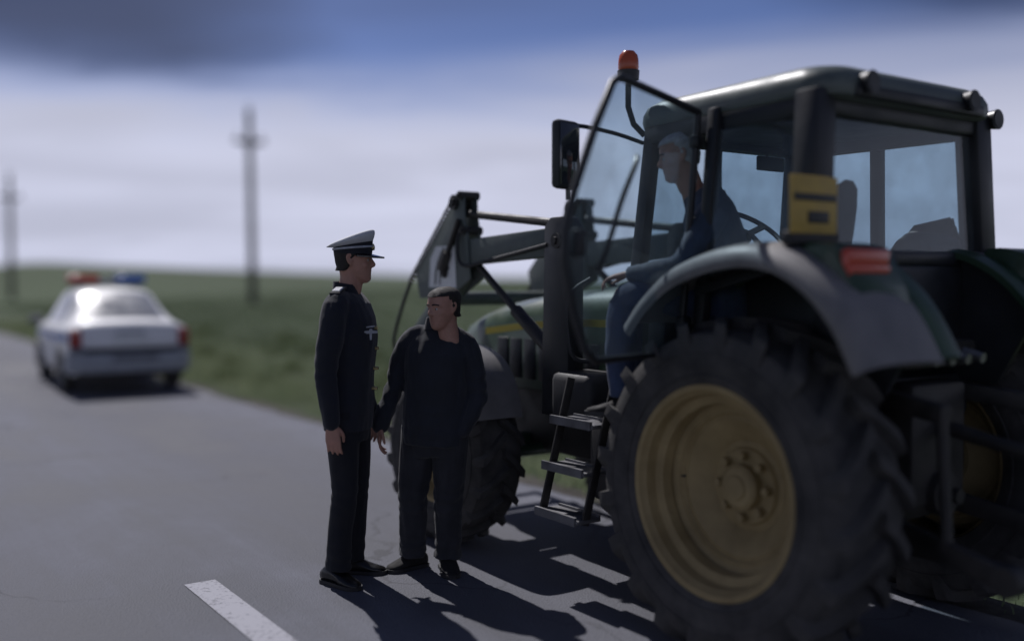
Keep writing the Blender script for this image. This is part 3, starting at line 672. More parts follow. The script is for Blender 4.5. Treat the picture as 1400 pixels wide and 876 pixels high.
# front loader: two posts, two cranked arms with knee plates, self-levelling rods and rams
LD = link('front_loader', None, TR, (0, 0, 0))
XA = (1.62, 1.86)        # post pivot
KX, KZ = 2.66, 1.80       # knee
for s in (1, -1):
    y = s * .50
    b = MB(); b.prism([(1.50, .85), (1.76, .85), (1.74, 1.60), (1.73, 1.97), (1.67, 2.02), (1.55, 2.02), (1.50, 1.95)], lambda a, c, t: V((a, y - .06 + t, c)), .12, .012); b.box((1.62, s * .36, .90), (.30, .30, .14), bev=.015); b.build('loader_post', 'cab_black', LD)
    b = MB(); b.bar((1.62, y, 1.88), (KX + .1, y, 1.83), .085, .17, bev=.012); b.build('loader_beam', 'loader_paint', LD)
    # knee: tall triangular plate pair
    for q in (-.055, .043):
        b = MB(); b.prism([(2.55, 1.66), (2.58, 1.92), (2.62, 2.10), (2.625, 2.20), (2.66, 2.24), (2.72, 2.235), (2.755, 2.18), (3.28, 1.72), (3.22, 1.52), (2.80, 1.54)], lambda a, c, t: V((a, y + q + t, c)), .012, .003); b.build('knee_plate', 'loader_paint', LD)
    b = MB(); b.bar((2.70, y, 1.72), (3.62, y, .98), .082, .17, bev=.012); arm = b.build('lower_arm', 'loader_paint', LD)
    for px, pz, r in ((2.735, 2.175, .050), (2.655, 2.215, .030), (2.62, 1.98, .03), (1.60, 1.88, .045), (2.86, 1.70, .035), (3.58, 1.01, .04)):
        b = MB(); b.cyl((px, y - .075, pz), (px, y + .075, pz), r, r, 18); b.cyl((px, y + .07 * 1, pz), (px, y + .092, pz), r * .55, r * .5, 12); b.build('pivot_pin', 'black_metal', LD)
    b = MB(); b.tube([(1.66, y, 1.985), (2.70, y, 2.10)], .027, 10); b.build('levelling_rod', 'black_metal', LD)
    b = MB(); b.tube([(2.66, y + s * .075, 2.05), (2.80, y + s * .075, 1.84)], .020, 10); b.tube([(2.80, y + s * .075, 1.84), (2.87, y + s * .075, 1.72)], .034, 12); b.build('tilt_ram', 'black_metal', LD)
    b = MB(); b.tube([(1.72, y, 1.22), (2.1, y, 1.46)], .042, 14); b.tube([(2.1, y, 1.46), (2.52, y, 1.74)], .024, 12); b.build('lift_ram', 'black_metal', LD)
    # coiled hose guard along the front edge of the arm
    pts = []; a0, a1 = V((2.76, y + s * .05, 2.17)), V((3.36, y + s * .05, 1.62))
    for k in range(130):
        t = k / 129; c = a0.lerp(a1, t); a = t * 24 * 2 * math.pi; nz = V((.66, 0, .75))
        pts.append(c + nz * (.018 + .016 * math.cos(a)) + V((0, 1, 0)) * .016 * math.sin(a))
    b = MB(); b.tube(pts, .0085, 6); b.build('hose_guard', 'black_metal', LD)
    b = MB(); b.tube([(3.36, y + s * .05, 1.64), (3.5, y + s * .05, 1.44), (3.62, y + s * .05, 1.20), (3.64, y, 1.05)], .014, 8, 4); b.build('hose', 'plastic_dark', LD); b = MB(); b.tube([(2.64, y + s * .06, 2.02), (2.66, y + s * .085, 1.9), (2.60, y + s * .085, 1.75), (2.3, y + s * .06, 1.78), (1.7, y + s * .06, 1.86)], .012, 8, 4); b.build('hose', 'plastic_dark', LD)
    if s > 0:
        yy = y + .0555
        b = MB(); b.prism([(2.72, 1.60), (2.74, 1.885), (2.98, 1.885), (3.06, 1.80), (3.08, 1.60)], lambda a, c, t: V((a, yy + t, c)), .004); dec = b.build('arm_decal', 'white_decal', LD)
        sy = yy + .0055
        def strip(pts, w0, w1):
            q = MB(); P, _ = smooth_path([V((a, sy, c)) for a, c in pts], [0] * len(pts), 6); n = len(P); rr = []
            for i, p in enumerate(P):
                d = (P[min(i + 1, n - 1)] - P[max(i - 1, 0)]).normalized(); nn = V((-d.z, 0, d.x)); w = w0 + (w1 - w0) * i / (n - 1)
                rr.append([p - nn * w, p + nn * w, p + nn * w + V((0, .003, 0)), p - nn * w + V((0, .003, 0))])
            q.loft(rr); q.build('decal_mark', 'dark_decal', dec)
        strip([(2.99, 1.62), (2.975, 1.72), (2.93, 1.80), (2.87, 1.865)], .006, .016); strip([(2.93, 1.62), (2.92, 1.72), (2.88, 1.80), (2.82, 1.85)], .004, .010)
        q = MB(); q.prism([(2.83, 1.70), (2.80, 1.735), (2.83, 1.77), (2.86, 1.735)], lambda a, c, t: V((a, sy + t, c)), .003); q.build('decal_mark', 'dark_decal', dec)
b = MB(); b.cyl((3.0, -.5, 1.52), (3.0, .5, 1.52), .05, .05, 16); b.build('cross_tube', 'loader_paint', LD)
b = MB(); b.bar((3.66, -.52, .98), (3.66, .52, .98), .07, .09, bev=.01); b.bar((3.70, -.52, .62), (3.70, .52, .62), .05, .07, bev=.01)
for y in (-.50, .50): b.bar((3.66, y, 1.02), (3.70, y, .58), .07, .05, bev=.008)
b.build('tool_carrier', 'black_metal', LD)

# ------------------------------------------------------------------ people
def fuse(b, voxel, it, m, name, wr=None):
    """voxel-merge overlapping closed shapes into one continuous surface, relax it, then add cloth folds"""
    bmesh.ops.recalc_face_normals(b.bm, faces=b.bm.faces[:])
    me = bpy.data.meshes.new('tmp'); b.bm.to_mesh(me); b.bm.free()
    o = bpy.data.objects.new('tmp', me); C.objects.link(o)
    r = o.modifiers.new('r', 'REMESH'); r.mode = 'VOXEL'; r.voxel_size = voxel; r.use_smooth_shade = True
    if it: s = o.modifiers.new('s', 'SMOOTH'); s.iterations = it; s.factor = .5
    dg = bpy.context.evaluated_depsgraph_get(); out = bpy.data.meshes.new_from_object(o.evaluated_get(dg)); out.name = name
    bpy.data.objects.remove(o); bpy.data.meshes.remove(me)
    n = len(out.vertices)
    if wr:
        co = np.empty(n * 3, np.float32); out.vertices.foreach_get('co', co); co = co.reshape(-1, 3)
        nr = np.empty(n * 3, np.float32); out.vertices.foreach_get('normal', nr); nr = nr.reshape(-1, 3)
        dsp = np.array([wr(V(c)) for c in co], np.float32); co += nr * dsp[:, None]
        out.vertices.foreach_set('co', co.ravel())
    out.materials.clear(); out.materials.append(M[m]); out.polygons.foreach_set('use_smooth', [True] * len(out.polygons)); out.update()
    return out
def ell(c, dx, dy, fw, up=V((0, 0, 1)), n=24, pw=2.3):
    sd_ = up.cross(fw).normalized(); fw = sd_.cross(up).normalized(); o = []
    for k in range(n):
        a = 2 * math.pi * k / n; ca, sa = math.cos(a), math.sin(a)
        ca = math.copysign(abs(ca) ** (2 / pw), ca); sa = math.copysign(abs(sa) ** (2 / pw), sa)
        o.append(V(c) + fw * dx * ca + sd_ * dy * sa)
    return o
def spine(b, rings, fw):
    P = [V(r[0]) for r in rings]; out = []
    for i, r in enumerate(rings):
        up = (P[min(i + 1, len(P) - 1)] - P[max(i - 1, 0)]).normalized(); out.append(ell(r[0], r[1], r[2], V(fw), up))
    b.loft(out)
def folds(seed, amp, zs, fine=.4, extra=()):
    """cloth folds: stretched noise, plus bunched rings round the given (point, radius, strength)"""
    def f(c):
        q = V((c.x * 9, c.y * 9, c.z * zs)) + V((seed, seed * 2, 0))
        d = noise.noise(q) * amp + noise.noise(q * 2.6) * amp * fine
        for p, r, k in extra:
            e = (c - p).length / r
            if e < 1: d += (1 - e) ** 1.2 * k * math.sin((c.z * 85 + 2.4 * noise.noise(c * 7)) + c.x * 30)
        return d
    return f
def hand(b, wrist, d, palm, thumb, size=1.0, curl=.6):
    """wrist point, direction of the fingers, way the palm faces, side of the thumb"""
    d, palm, thumb = V(d).normalized(), V(palm).normalized(), V(thumb).normalized(); s = size
    th = (thumb - d * thumb.dot(d)).normalized(); pl = d.cross(th); pl = pl if pl.dot(palm) > 0 else -pl
    def at(a, w, p): return V(wrist) + d * a * s + th * w * s + pl * p * s
    rings = []
    for a, w, t, c in ((-.03, .026, .020, 0), (.0, .028, .019, 0), (.03, .036, .017, .0), (.06, .041, .015, .0), (.09, .042, .013, .002), (.10, .040, .010, .004)):
        rings.append([at(a, w * math.cos(q), t * math.sin(q) + c) for q in [2 * math.pi * k / 14 for k in range(14)]])
    b.loft(rings)
    for w, ln, cu in ((.031, .072, .75), (.011, .080, .9), (-.010, .075, 1.0), (-.030, .060, 1.15)):
        p = [at(.07, w * .9, .0), at(.096, w, .002)]; a = 0; x, y = .096, .002
        for k, f in enumerate((.45, .32, .25)):
            a += cu * curl * (.55, .8, .5)[k]; x += ln * f * math.cos(a); y += ln * f * math.sin(a); p.append(at(x, w * (1 + .1 * k), y))
        b.tube(p, [.0095 * s, .0095 * s, .0088 * s, .0080 * s, .0068 * s], 8, 2, True)
    b.tube([at(.015, .018, .006), at(.040, .042, .014), at(.070, .053, .024), at(.096, .050, .032)], [.015 * s, .0125 * s, .0105 * s, .0085 * s], 8, 2, True)
def head(b, mt, s=1.0, jaw=1.0):
    def P(x, y, z): return mt @ V((x * s, y * s, z * s))
    rings = []
    for z, cx, dx, wy in ((-.004, .056, .018, .016), (.004, .052, .034, .028), (.018, .044, .050, .040), (.036, .032, .064, .049), (.058, .019, .078, .057), (.082, .010, .087, .064), (.105, .004, .092, .069), (.125, .0, .094, .072),
                          (.145, -.003, .098, .074), (.170, -.006, .099, .0755), (.192, -.008, .094, .072), (.212, -.010, .081, .061), (.226, -.012, .058, .043), (.234, -.012, .028, .02)):
        rings.append([P(cx + dx * math.copysign(abs(math.cos(q)) ** .9, math.cos(q)), wy * jaw * math.copysign(abs(math.sin(q)) ** .9, math.sin(q)), z) for q in [2 * math.pi * k / 28 for k in range(28)]])
    b.loft(rings)
    b.tube([P(-.03, 0, -.11), P(-.024, 0, -.04), P(-.018, 0, .03), P(-.02, 0, .08)], [.066 * s, .057 * s, .055 * s, .060 * s], 18)
    b.tube([P(.012, 0, -.05), P(.026, 0, .02)], [.032 * s, .030 * s], 12, 0, True)
    b.tube([P(.088, 0, .142), P(.097, 0, .122), P(.107, 0, .104), P(.110, 0, .095), P(.100, 0, .088)], [.008 * s, .009 * s, .011 * s, .0115 * s, .009 * s], 10, 3, True)
    for q in (1, -1):
        b.ball(P(.098, .013 * q, .092), .0095 * s, n=10)
        b.tube([P(.088, .012 * q, .143), P(.087, .034 * q, .146), P(.068, .058 * q, .138)], [.0075 * s, .0085 * s, .007 * s], 8, 3, True)
        b.ball(P(.063, .040 * q, .093), .021 * s, (1, 1, 1), 12)
        b.tube([P(.006, .071 * q, .135), P(-.010, .080 * q, .148), P(-.024, .081 * q, .138), P(-.020, .079 * q, .112), P(-.004, .073 * q, .092)], [.007 * s, .0075 * s, .0075 * s, .007 * s, .006 * s], 8, 3, True)
        b.ball(P(-.008, .073 * q, .118), .014 * s, (1, .5, 1.4), 10)
    b.tube([P(.078, -.024, .061), P(.0935, 0, .065), P(.078, .024, .061)], [.004 * s, .0065 * s, .004 * s], 8, 3, True)
    b.tube([P(.076, -.021, .050), P(.090, 0, .050), P(.076, .021, .050)], [.0045 * s, .0075 * s, .0045 * s], 8, 3, True)
    b.ball(P(.078, 0, .022), .020 * s, (1, 1.1, .9), 12)
def eyes(parent, mt, s=1.0):
    for q in (1, -1):
        e = MB(); e.ball(mt @ V((.0765 * s, .031 * q * s, .121 * s)), .0120 * s, n=12); eo = e.build('eye', 'eye_white', parent)
        i = MB(); i.ball(mt @ V((.0862 * s, .031 * q * s, .121 * s)), .0056 * s, (.5, 1, 1), 10); i.build('iris', 'iris', eo)
        w = MB(); w.tube([mt @ V(p) * 1 for p in ((.0945 * s, .013 * q * s, .1440 * s), (.0945 * s, .033 * q * s, .1480 * s), (.078 * s, .055 * q * s, .1420 * s))], .0042 * s, 6, 3); w.build('eyebrow', 'hair_dark', parent)
def hair(mt, s, lo_front, lo_back, thick=.008, fringe=0):
    b = MB(); rings = []
    for k, (z, cx, dx, wy) in enumerate(((.06, -.012, .082, .066), (.082, .0, .087, .068), (.105, -.002, .0935, .072), (.125, -.003, .0955, .0745), (.145, -.003, .098, .076), (.170, -.006, .099, .0765), (.192, -.008, .094, .073), (.212, -.010, .081, .062), (.226, -.012, .058, .044), (.237, -.012, .028, .02))):
        r = []
        for q in range(32):
            a = 2 * math.pi * q / 32; f = (math.cos(a) + 1) / 2                       # 1 = forehead
            lo = lo_back + (lo_front - lo_back) * sstep(f, .30, .72); zz = max(z, lo) if z < lo else z
            t = thick * (1 if z > lo else -.6) * (1 + .3 * math.sin(a * 9 + z * 60))
            if zz > z:
                t = -.012
            r.append(mt @ V(((cx + (dx + t) * math.cos(a)) * s, (wy + t) * math.sin(a) * s, zz * s)))
        rings.append(r)
    b.loft(rings); return b
def shoe(p, ang, ln=.29, w=.048, hgt=.10):
    b = MB(); m3 = Matrix.Rotation(ang, 3, 'Z'); rings = []
    for x, ww, h0 in ((-.105, .55, .6), (-.10, .75, .8), (-.07, .92, 1.0), (-.02, .90, 1.05), (.03, .92, .92), (.08, 1.04, .66), (.13, 1.02, .50), (.165, .84, .42), (.185, .5, .34), (.192, .25, .25)):
        r = []
        for k in range(16):
            a = 2 * math.pi * k / 16; y = w * ww * math.cos(a); z = hgt * h0 * max(0.0, .5 + .5 * math.sin(a)) ** .75
            if math.sin(a) < 0: y *= 1.04
            r.append(V(p) + m3 @ V((x * ln / .29, y, z)))
        rings.append(r)
    b.loft(rings)
    s = MB(); sr = [[V(p) + m3 @ V((x * ln / .29, q * w * ww * 1.08, zz)) for q, zz in ((-1, 0), (1, 0), (1, .022), (-1, .022))] for x, ww in ((-.112, .6), (-.09, .9), (-.03, .86), (.04, .9), (.09, 1.04), (.14, 1.0), (.175, .76), (.198, .3))]
    s.loft(sr); return b, s
def both_shoes(root, spots, m, **k):
    for p, a in spots:
        b, s = shoe(p, a, **k); o = b.build('shoe', m, root, 60); s.build('sole', 'plastic_dark', o)

# --- officer, in profile, facing the road edge
OFF = V((-.895, 5.45, 0))
hm = Matrix.Translation((.028, 0, 1.640)) @ Matrix.Rotation(R(10), 4, 'Z') @ Matrix.Rotation(R(1), 4, 'Y')
ARM_R = [(-.012, -.185, 1.505), (-.030, -.225, 1.36), (-.045, -.245, 1.20), (-.040, -.250, 1.06), (-.020, -.250, .905)]
ARM_L = [(-.010, .185, 1.505), (-.020, .225, 1.36), (-.030, .245, 1.20), (.0, .250, 1.06), (.05, .245, .91)]
LEG_R = [(-.010, -.090, .95), (-.005, -.095, .72), (.005, -.100, .50), (-.020, -.105, .30), (-.035, -.11, .09)]
LEG_L = [(-.000, .090, .95), (.005, .095, .72), (.008, .100, .50), (-.010, .105, .30), (-.020, .11, .09)]
b = MB(); head(b, hm, 1.0)
spine(b, [((0, 0, .86), .09, .15), ((0, 0, 1.0), .095, .15), ((0, 0, 1.12), .088, .14), ((.005, 0, 1.28), .10, .155), ((.003, 0, 1.42), .10, .17), ((-.01, 0, 1.52), .075, .15), ((-.015, 0, 1.58), .055, .07)], (1, 0, 0))
for a, l in ((ARM_R, LEG_R), (ARM_L, LEG_L)):
    b.tube(a, [.052, .047, .040, .036, .028], 12, 3); b.tube(l, [.082, .072, .055, .050, .040], 12, 3)
hand(b, (-.018, -.250, .890), (.10, 0, -1), (0, 1, 0), (1, .25, 0), 1.0, .55)
hand(b, (.055, .245, .895), (.15, 0, -1), (0, -1, 0), (1, -.25, 0), 1.0, .55)
officer = thing('person', 'uniformed officer in a white peaked cap and navy jacket, standing in profile', 'person', OFF, R(-8), me=fuse(b, .0055, 3, 'skin', 'person'))
eyes(officer, hm)
hair(hm, 1.0, .165, .050, .005).build('hair', 'hair_dark', officer, 80)
b = MB()
spine(b, [((-.005, 0, .835), .122, .180), ((-.003, 0, .90), .128, .184), ((0, 0, 1.00), .130, .182), ((.003, 0, 1.10), .125, .174), ((.008, 0, 1.22), .136, .185), ((.012, 0, 1.34), .142, .198), ((.006, 0, 1.44), .134, .206), ((-.004, 0, 1.51), .112, .190), ((-.012, 0, 1.555), .088, .135), ((-.014, 0, 1.585), .070, .080), ((-.010, 0, 1.61), .064, .070)], (1, 0, 0))
for a in (ARM_R, ARM_L): b.tube([V((-.012, a[0][1] * .52, 1.545)), V(a[0]) + V((0, 0, -.008))] + a[1:], [.056, .073, .070, .062, .056, .048], 16, 4, True)
jk = link('jacket', fuse(b, .007, 4, 'navy_cloth', 'jacket', folds(3.1, .009, 4.0, .5, [(V((-.04, -.24, 1.2)), .16, .0045), (V((.0, 0, 1.1)), .2, .0025)])), officer)
b = MB()
spine(b, [((-.005, 0, .78), .105, .165), ((-.002, 0, .88), .115, .170), ((0, 0, 1.02), .112, .165)], (1, 0, 0))
for l in (LEG_R, LEG_L): b.tube([V(l[0]), V(l[1]), V(l[2]), V(l[3]), V(l[4]) + V((.0, 0, -.01))], [.100, .086, .072, .068, .070], 18, 4)
link('trousers', fuse(b, .007, 4, 'navy_trouser', 'trousers', folds(8.2, .008, 3.0, .5, [(V((0, -.1, .5)), .15, .004), (V((0, .1, .5)), .15, .004), (V((-.03, -.11, .13)), .13, .006), (V((0, .11, .13)), .13, .006)])), officer)
both_shoes(officer, [((-.045, -.11, 0), R(-30)), ((-.010, .115, 0), R(4))], 'shoe_leather', ln=.27)
# collar, epaulettes, pocket, badge, buttons, cap
co = MB(); co.loft([ell((-.013 , 0, 1.565), .078, .090, V((1, 0, 0))), ell((-.012, 0, 1.60), .072, .080, V((1, 0, 0)), V((.12, 0, 1)).normalized()), ell((-.014, 0, 1.635), .068, .073, V((1, 0, 0)), V((.16, 0, 1)).normalized()), ell((-.013, 0, 1.63), .062, .066, V((1, 0, 0)), V((.16, 0, 1)).normalized()), ell((-.012, 0, 1.57), .062, .072, V((1, 0, 0)))], cap=False); co.build('collar', 'navy_cloth', officer, 60)
for s in (1, -1):
    e = MB(); e.bar((-.010, s * .085, 1.612), (-.014, s * .200, 1.578), .060, .012, bev=.004); ep = e.build('epaulette', 'navy_trouser', officer)
    for q in (.3, .5, .7):
        p = V((-.010, s * .085, 1.619)).lerp(V((-.014, s * .200, 1.586)), q); e = MB(); e.bar(p - V((0, s * .008, -.002)), p + V((0, s * .008, -.003)), .048, .005); e.build('rank_bar', 'silver_thread', ep)
cz = V((.128, -.095, 1.355))
bd = MB(); nrm = V((.83, -.55, 0)).normalized(); tx = V((.55, .83, 0)).normalized()
def on_chest(a, z, o=.012): return V((.139, -.082, 1.37)) + tx * a + V((0, 0, z)) + nrm * (o - a * a * 2.2)
def chest(name, pts, m, parent, th=.003):
    q = MB(); q.loft([[on_chest(a, z) for a, z in pts], [on_chest(a, z, .012 + th) for a, z in pts]]); return q.build(name, m, parent)
bdg = chest('badge', [(-.052, .004), (-.030, .010), (-.012, .010), (-.006, .020), (.006, .020), (.012, .010), (.030, .010), (.052, .004), (.050, -.006), (.008, -.006), (.006, -.040), (-.006, -.040), (-.008, -.006), (-.050, -.006)], 'silver_thread', officer)
chest('badge_bar', [(-.028, .026), (.030, .030), (.030, .037), (-.028, .033)], 'silver_thread', bdg)
for k in range(4):
    q = MB(); q.cyl((.128 + .010 * (k > 0), .006, 1.06 + k * .11), (.158 + (.0, .006, .008, .002)[k], .006, 1.06 + k * .11), .010, .009, 10); q.build('button', 'brass', officer)
# cap: tilted plateau higher at the front, band, piping, peak, emblem
cm = hm @ Matrix.Translation((0, 0, .152)) @ Matrix.Rotation(R(0), 4, 'Y')
def cring(z, cx, dx, dy, tilt=0): return [cm @ V((cx + dx * math.cos(a), dy * math.sin(a), z + tilt * math.cos(a))) for a in [2 * math.pi * k / 40 for k in range(40)]]
q = MB(); q.loft([cring(.0, -.004, .104, .083, -.004), cring(.020, -.004, .106, .085, .0), cring(.056, -.003, .107, .086, .020)]); cap = q.build('cap', 'cap_band', officer, 50)
q = MB(); q.loft([cring(.052, -.003, .106, .085, .019), cring(.058, -.008, .114, .096, .025), cring(.064, -.014, .124, .108, .030), cring(.071, -.017, .130, .114, .037), cring(.078, -.017, .131, .115, .043), cring(.086, -.015, .127, .111, .045), cring(.093, -.012, .116, .100, .043), cring(.098, -.008, .098, .084, .037), cring(.101, -.004, .070, .060, .027), cring(.1025, .0, .040, .034, .016), cring(.103, .002, .018, .015, .007)]); q.build('cap_crown', 'cap_white', cap, 70)
q = MB(); q.tube(cring(.034, -.003, .1085, .0875, .010) + cring(.034, -.003, .1085, .0875, .010)[:1], .0060, 8); q.build('cap_piping', 'silver_thread', cap)
q = MB(); r0, r1, r2, r3 = [], [], [], []
for k in range(19):
    a = R(-78 + 156 * k / 18); e = math.cos(R(-78 + 156 * k / 18)) ** .8 * .066
    r0.append(cm @ V((-.004 + .100 * math.cos(a), .080 * math.sin(a), .004))); r1.append(cm @ V((-.004 + (.106 + e) * math.cos(a * .96), (.085 + e * .8) * math.sin(a * .96), -.004 - e * .12)))
    r2.append(r1[-1] - V((0, 0, .008))); r3.append(r0[-1] - V((0, 0, .010)))
q.loft([r0, r1, r2, r3, r0], closed=False); q.build('cap_peak', 'visor_black', cap, 50)
q = MB(); q.cyl(cm @ V((.100, 0, .040)), cm @ V((.112, 0, .042)), .019, .017, 16); em = q.build('cap_emblem', 'brass', cap)
q = MB(); q.cyl(cm @ V((.1115, 0, .042)), cm @ V((.1145, 0, .0425)), .010, .008, 12); q.build('emblem_centre', 'silver_thread', em)

# --- second person, heavier, dark work clothes, facing the camera and turned a little to the officer
P2P = V((-.445, 5.62, 0)); k2 = .875
hm2 = Matrix.Translation((.070, .095, 1.385)) @ Matrix.Rotation(R(-32), 4, 'Z') @ Matrix.Rotation(R(6), 4, 'Y')
A2R = [(.0, -.120, 1.325), (.0, -.190, 1.19), (.015, -.230, 1.04), (.05, -.262, .93), (.085, -.288, .835)]
A2L = [(.0, .190, 1.315), (-.005, .232, 1.17), (-.020, .252, 1.02), (.02, .245, .93), (.055, .190, .82)]
L2R = [(.0, -.085, .82), (.015, -.105, .62), (.030, -.118, .43), (.010, -.125, .25), (.0, -.130, .08)]
L2L = [(.0, .105, .82), (.010, .098, .62), (.020, .090, .43), (.000, .082, .25), (-.01, .080, .08)]
b = MB(); head(b, hm2, .96, 1.04)
spine(b, [((0, .01, .76), .11, .15), ((0, .015, .9), .12, .155), ((.0, .025, 1.02), .12, .15), ((.0, .035, 1.16), .115, .155), ((.0, .04, 1.28), .10, .15), ((.0, .04, 1.345), .07, .12), ((.02, .055, 1.37), .055, .065)], (1, 0, 0))
for a, l in ((A2R, L2R), (A2L, L2L)):
    b.tube(a, [.050, .046, .040, .036, .027], 12, 3); b.tube(l, [.082, .070, .055, .048, .038], 12, 3)
hand(b, (.088, -.290, .825), (.10, -.02, -1), (-.2, 1, 0), (1, .4, 0), .95, .6)
hand(b, (.050, .175, .800), (-.1, -.5, -1), (-.2, -1, 0), (1, -.4, 0), .95, .6)
man = thing('person', 'person in baggy dark jacket and trousers standing right of the officer', 'person', P2P, R(-104), me=fuse(b, .0055, 3, 'skin', 'person'))
eyes(man, hm2, .96)
hair(hm2, .96, .185, .045, .010).build('hair', 'hair_dark', man, 80)
b = MB()
spine(b, [((.005, .010, .735), .140, .180), ((.008, .012, .79), .146, .186), ((.010, .015, .88), .150, .190), ((.012, .020, 1.0), .150, .186), ((.010, .028, 1.12), .146, .190), ((.004, .036, 1.23), .136, .192), ((-.004, .040, 1.31), .110, .172), ((.0, .042, 1.355), .086, .130), ((.006, .046, 1.39), .072, .082), ((.016, .052, 1.425), .064, .070)], (1, 0, 0))
for a in (A2R, A2L): b.tube([V((0, .04 + (a[0][1] - .04) * .5, 1.345)), V(a[0]) + V((0, 0, -.022))] + a[1:], [.054, .070, .066, .059, .053, .047], 16, 4, True)
link('jacket', fuse(b, .007, 4, 'work_jacket', 'jacket', folds(5.7, .014, 3.4, .55, [(V((.015, -.255, 1.04)), .18, .007), (V((-.02, .278, 1.02)), .18, .007), (V((.1, .02, .86)), .24, .004)])), man)
b = MB()
spine(b, [((.0, .010, .66), .120, .165), ((.0, .010, .76), .130, .172), ((0, .012, .88), .128, .165)], (1, 0, 0))
for l in (L2R, L2L): b.tube([V(q) for q in l], [.104, .094, .082, .076, .080], 18, 4)
link('trousers', fuse(b, .007, 3, 'work_trouser', 'trousers', folds(1.9, .015, 2.6, .55, [(V((.03, -.118, .42)), .17, .007), (V((.02, .09, .42)), .17, .007), (V((0, -.13, .12)), .15, .010), (V((-.01, .08, .12)), .15, .010)])), man)
co = MB(); co.loft([ell((.006, .046, 1.375), .082, .095, V((1, 0, 0))), ell((.020, .052, 1.442), .075, .080, V((1, 0, 0))), ell((.020, .052, 1.442), .066, .071, V((1, 0, 0))), ell((.008, .046, 1.38), .066, .076, V((1, 0, 0)))], cap=False); co.build('collar', 'work_jacket', man, 60)
both_shoes(man, [((-.01, -.135, 0), R(-38)), ((.0, .085, 0), R(26))], 'boot_leather', ln=.25, w=.05)

# --- driver, seated sideways on the seat with the legs out of the door (tractor axes)
dl = Matrix.Rotation(RA, 3, 'Z')
DRV = O + dl @ V((.43, .41, 1.42))
fd = V((.75, .66, 0)).normalized()          # facing, tractor axes
def D(f, s, z): p = fd * f + V((-fd.y, fd.x, 0)) * s; return V((p.x, p.y, z))
hm3 = Matrix.Translation(D(.20, .02, .73)) @ Matrix.Rotation(math.atan2(fd.y, fd.x) + R(10), 4, 'Z') @ Matrix.Rotation(R(14), 4, 'Y')
fa = (fd.x, fd.y, 0)
AR = [D(.05, -.19, .56), D(.10, -.25, .40), D(.16, -.27, .28), D(.30, -.20, .22), D(.42, -.12, .22)]
AL = [D(.05, .19, .56), D(.12, .25, .42), D(.20, .26, .30), D(.34, .20, .27), D(.46, .12, .26)]
LR = [D(.02, -.10, .10), D(.22, -.12, .13), D(.46, -.13, .12), D(.50, -.13, -.12), D(.47, -.13, -.36)]
LL = [D(.02, .10, .10), D(.22, .13, .14), D(.45, .15, .14), D(.50, .15, -.10), D(.48, .15, -.34)]
b = MB(); head(b, hm3, .98)
sp_ = [(D(0, 0, .04), .11, .16), (D(.0, 0, .16), .11, .155), (D(.02, 0, .30), .11, .15), (D(.05, 0, .44), .11, .16), (D(.08, 0, .56), .095, .155), (D(.10, 0, .62), .07, .12), (D(.13, 0, .67), .055, .065)]
spine(b, sp_, fa)
for a, l in ((AR, LR), (AL, LL)):
    b.tube(a, [.050, .046, .040, .036, .027], 12, 3); b.tube(l, [.085, .075, .058, .05, .04], 12, 3)
hand(b, AR[-1] + fd * .01, fd + V((0, 0, -.2)), (0, 0, -1), D(0, 1, 0), .95, .8); hand(b, AL[-1] + fd * .01, fd + V((0, 0, -.2)), (0, 0, -1), D(0, -1, 0), .95, .8)
drv = thing('person', 'grey haired driver in a dark jumper and jeans sitting in the tractor cab', 'person', DRV, RA, me=fuse(b, .007, 3, 'skin', 'person'))
eyes(drv, hm3, .98); hair(hm3, .98, .185, .06, .009).build('hair', 'hair_grey', drv, 80)
b = MB(); spine(b, [(c, x + .036, y + .040) for c, x, y in sp_], fa)
for a in (AR, AL): b.tube(a, [.080, .074, .064, .055, .046], 14, 4)
link('jumper', fuse(b, .009, 3, 'driver_jumper', 'jumper', folds(2.2, .008, 5, .5)), drv)
b = MB(); spine(b, [(D(-.02, 0, .0), .13, .17), (D(0, 0, .10), .14, .18), (D(0, 0, .20), .13, .17)], fa)
for l in (LR, LL): b.tube(l, [.105, .095, .082, .078, .072], 16, 4)
link('jeans', fuse(b, .009, 3, 'denim', 'jeans', folds(6.2, .008, 5, .5)), drv)
both_shoes(drv, [(tuple(LR[-1] + V((0, 0, -.10))), math.atan2(fd.y, fd.x)), (tuple(LL[-1] + V((0, 0, -.10))), math.atan2(fd.y, fd.x))], 'boot_leather')

# ------------------------------------------------------------------ police saloon, seen from behind; x forward, y left
CAR = thing('police_car', 'white police saloon with red and blue roof lights stopped at the verge', 'car', (-6.66, 16.3, 0), R(90 + 31.5))
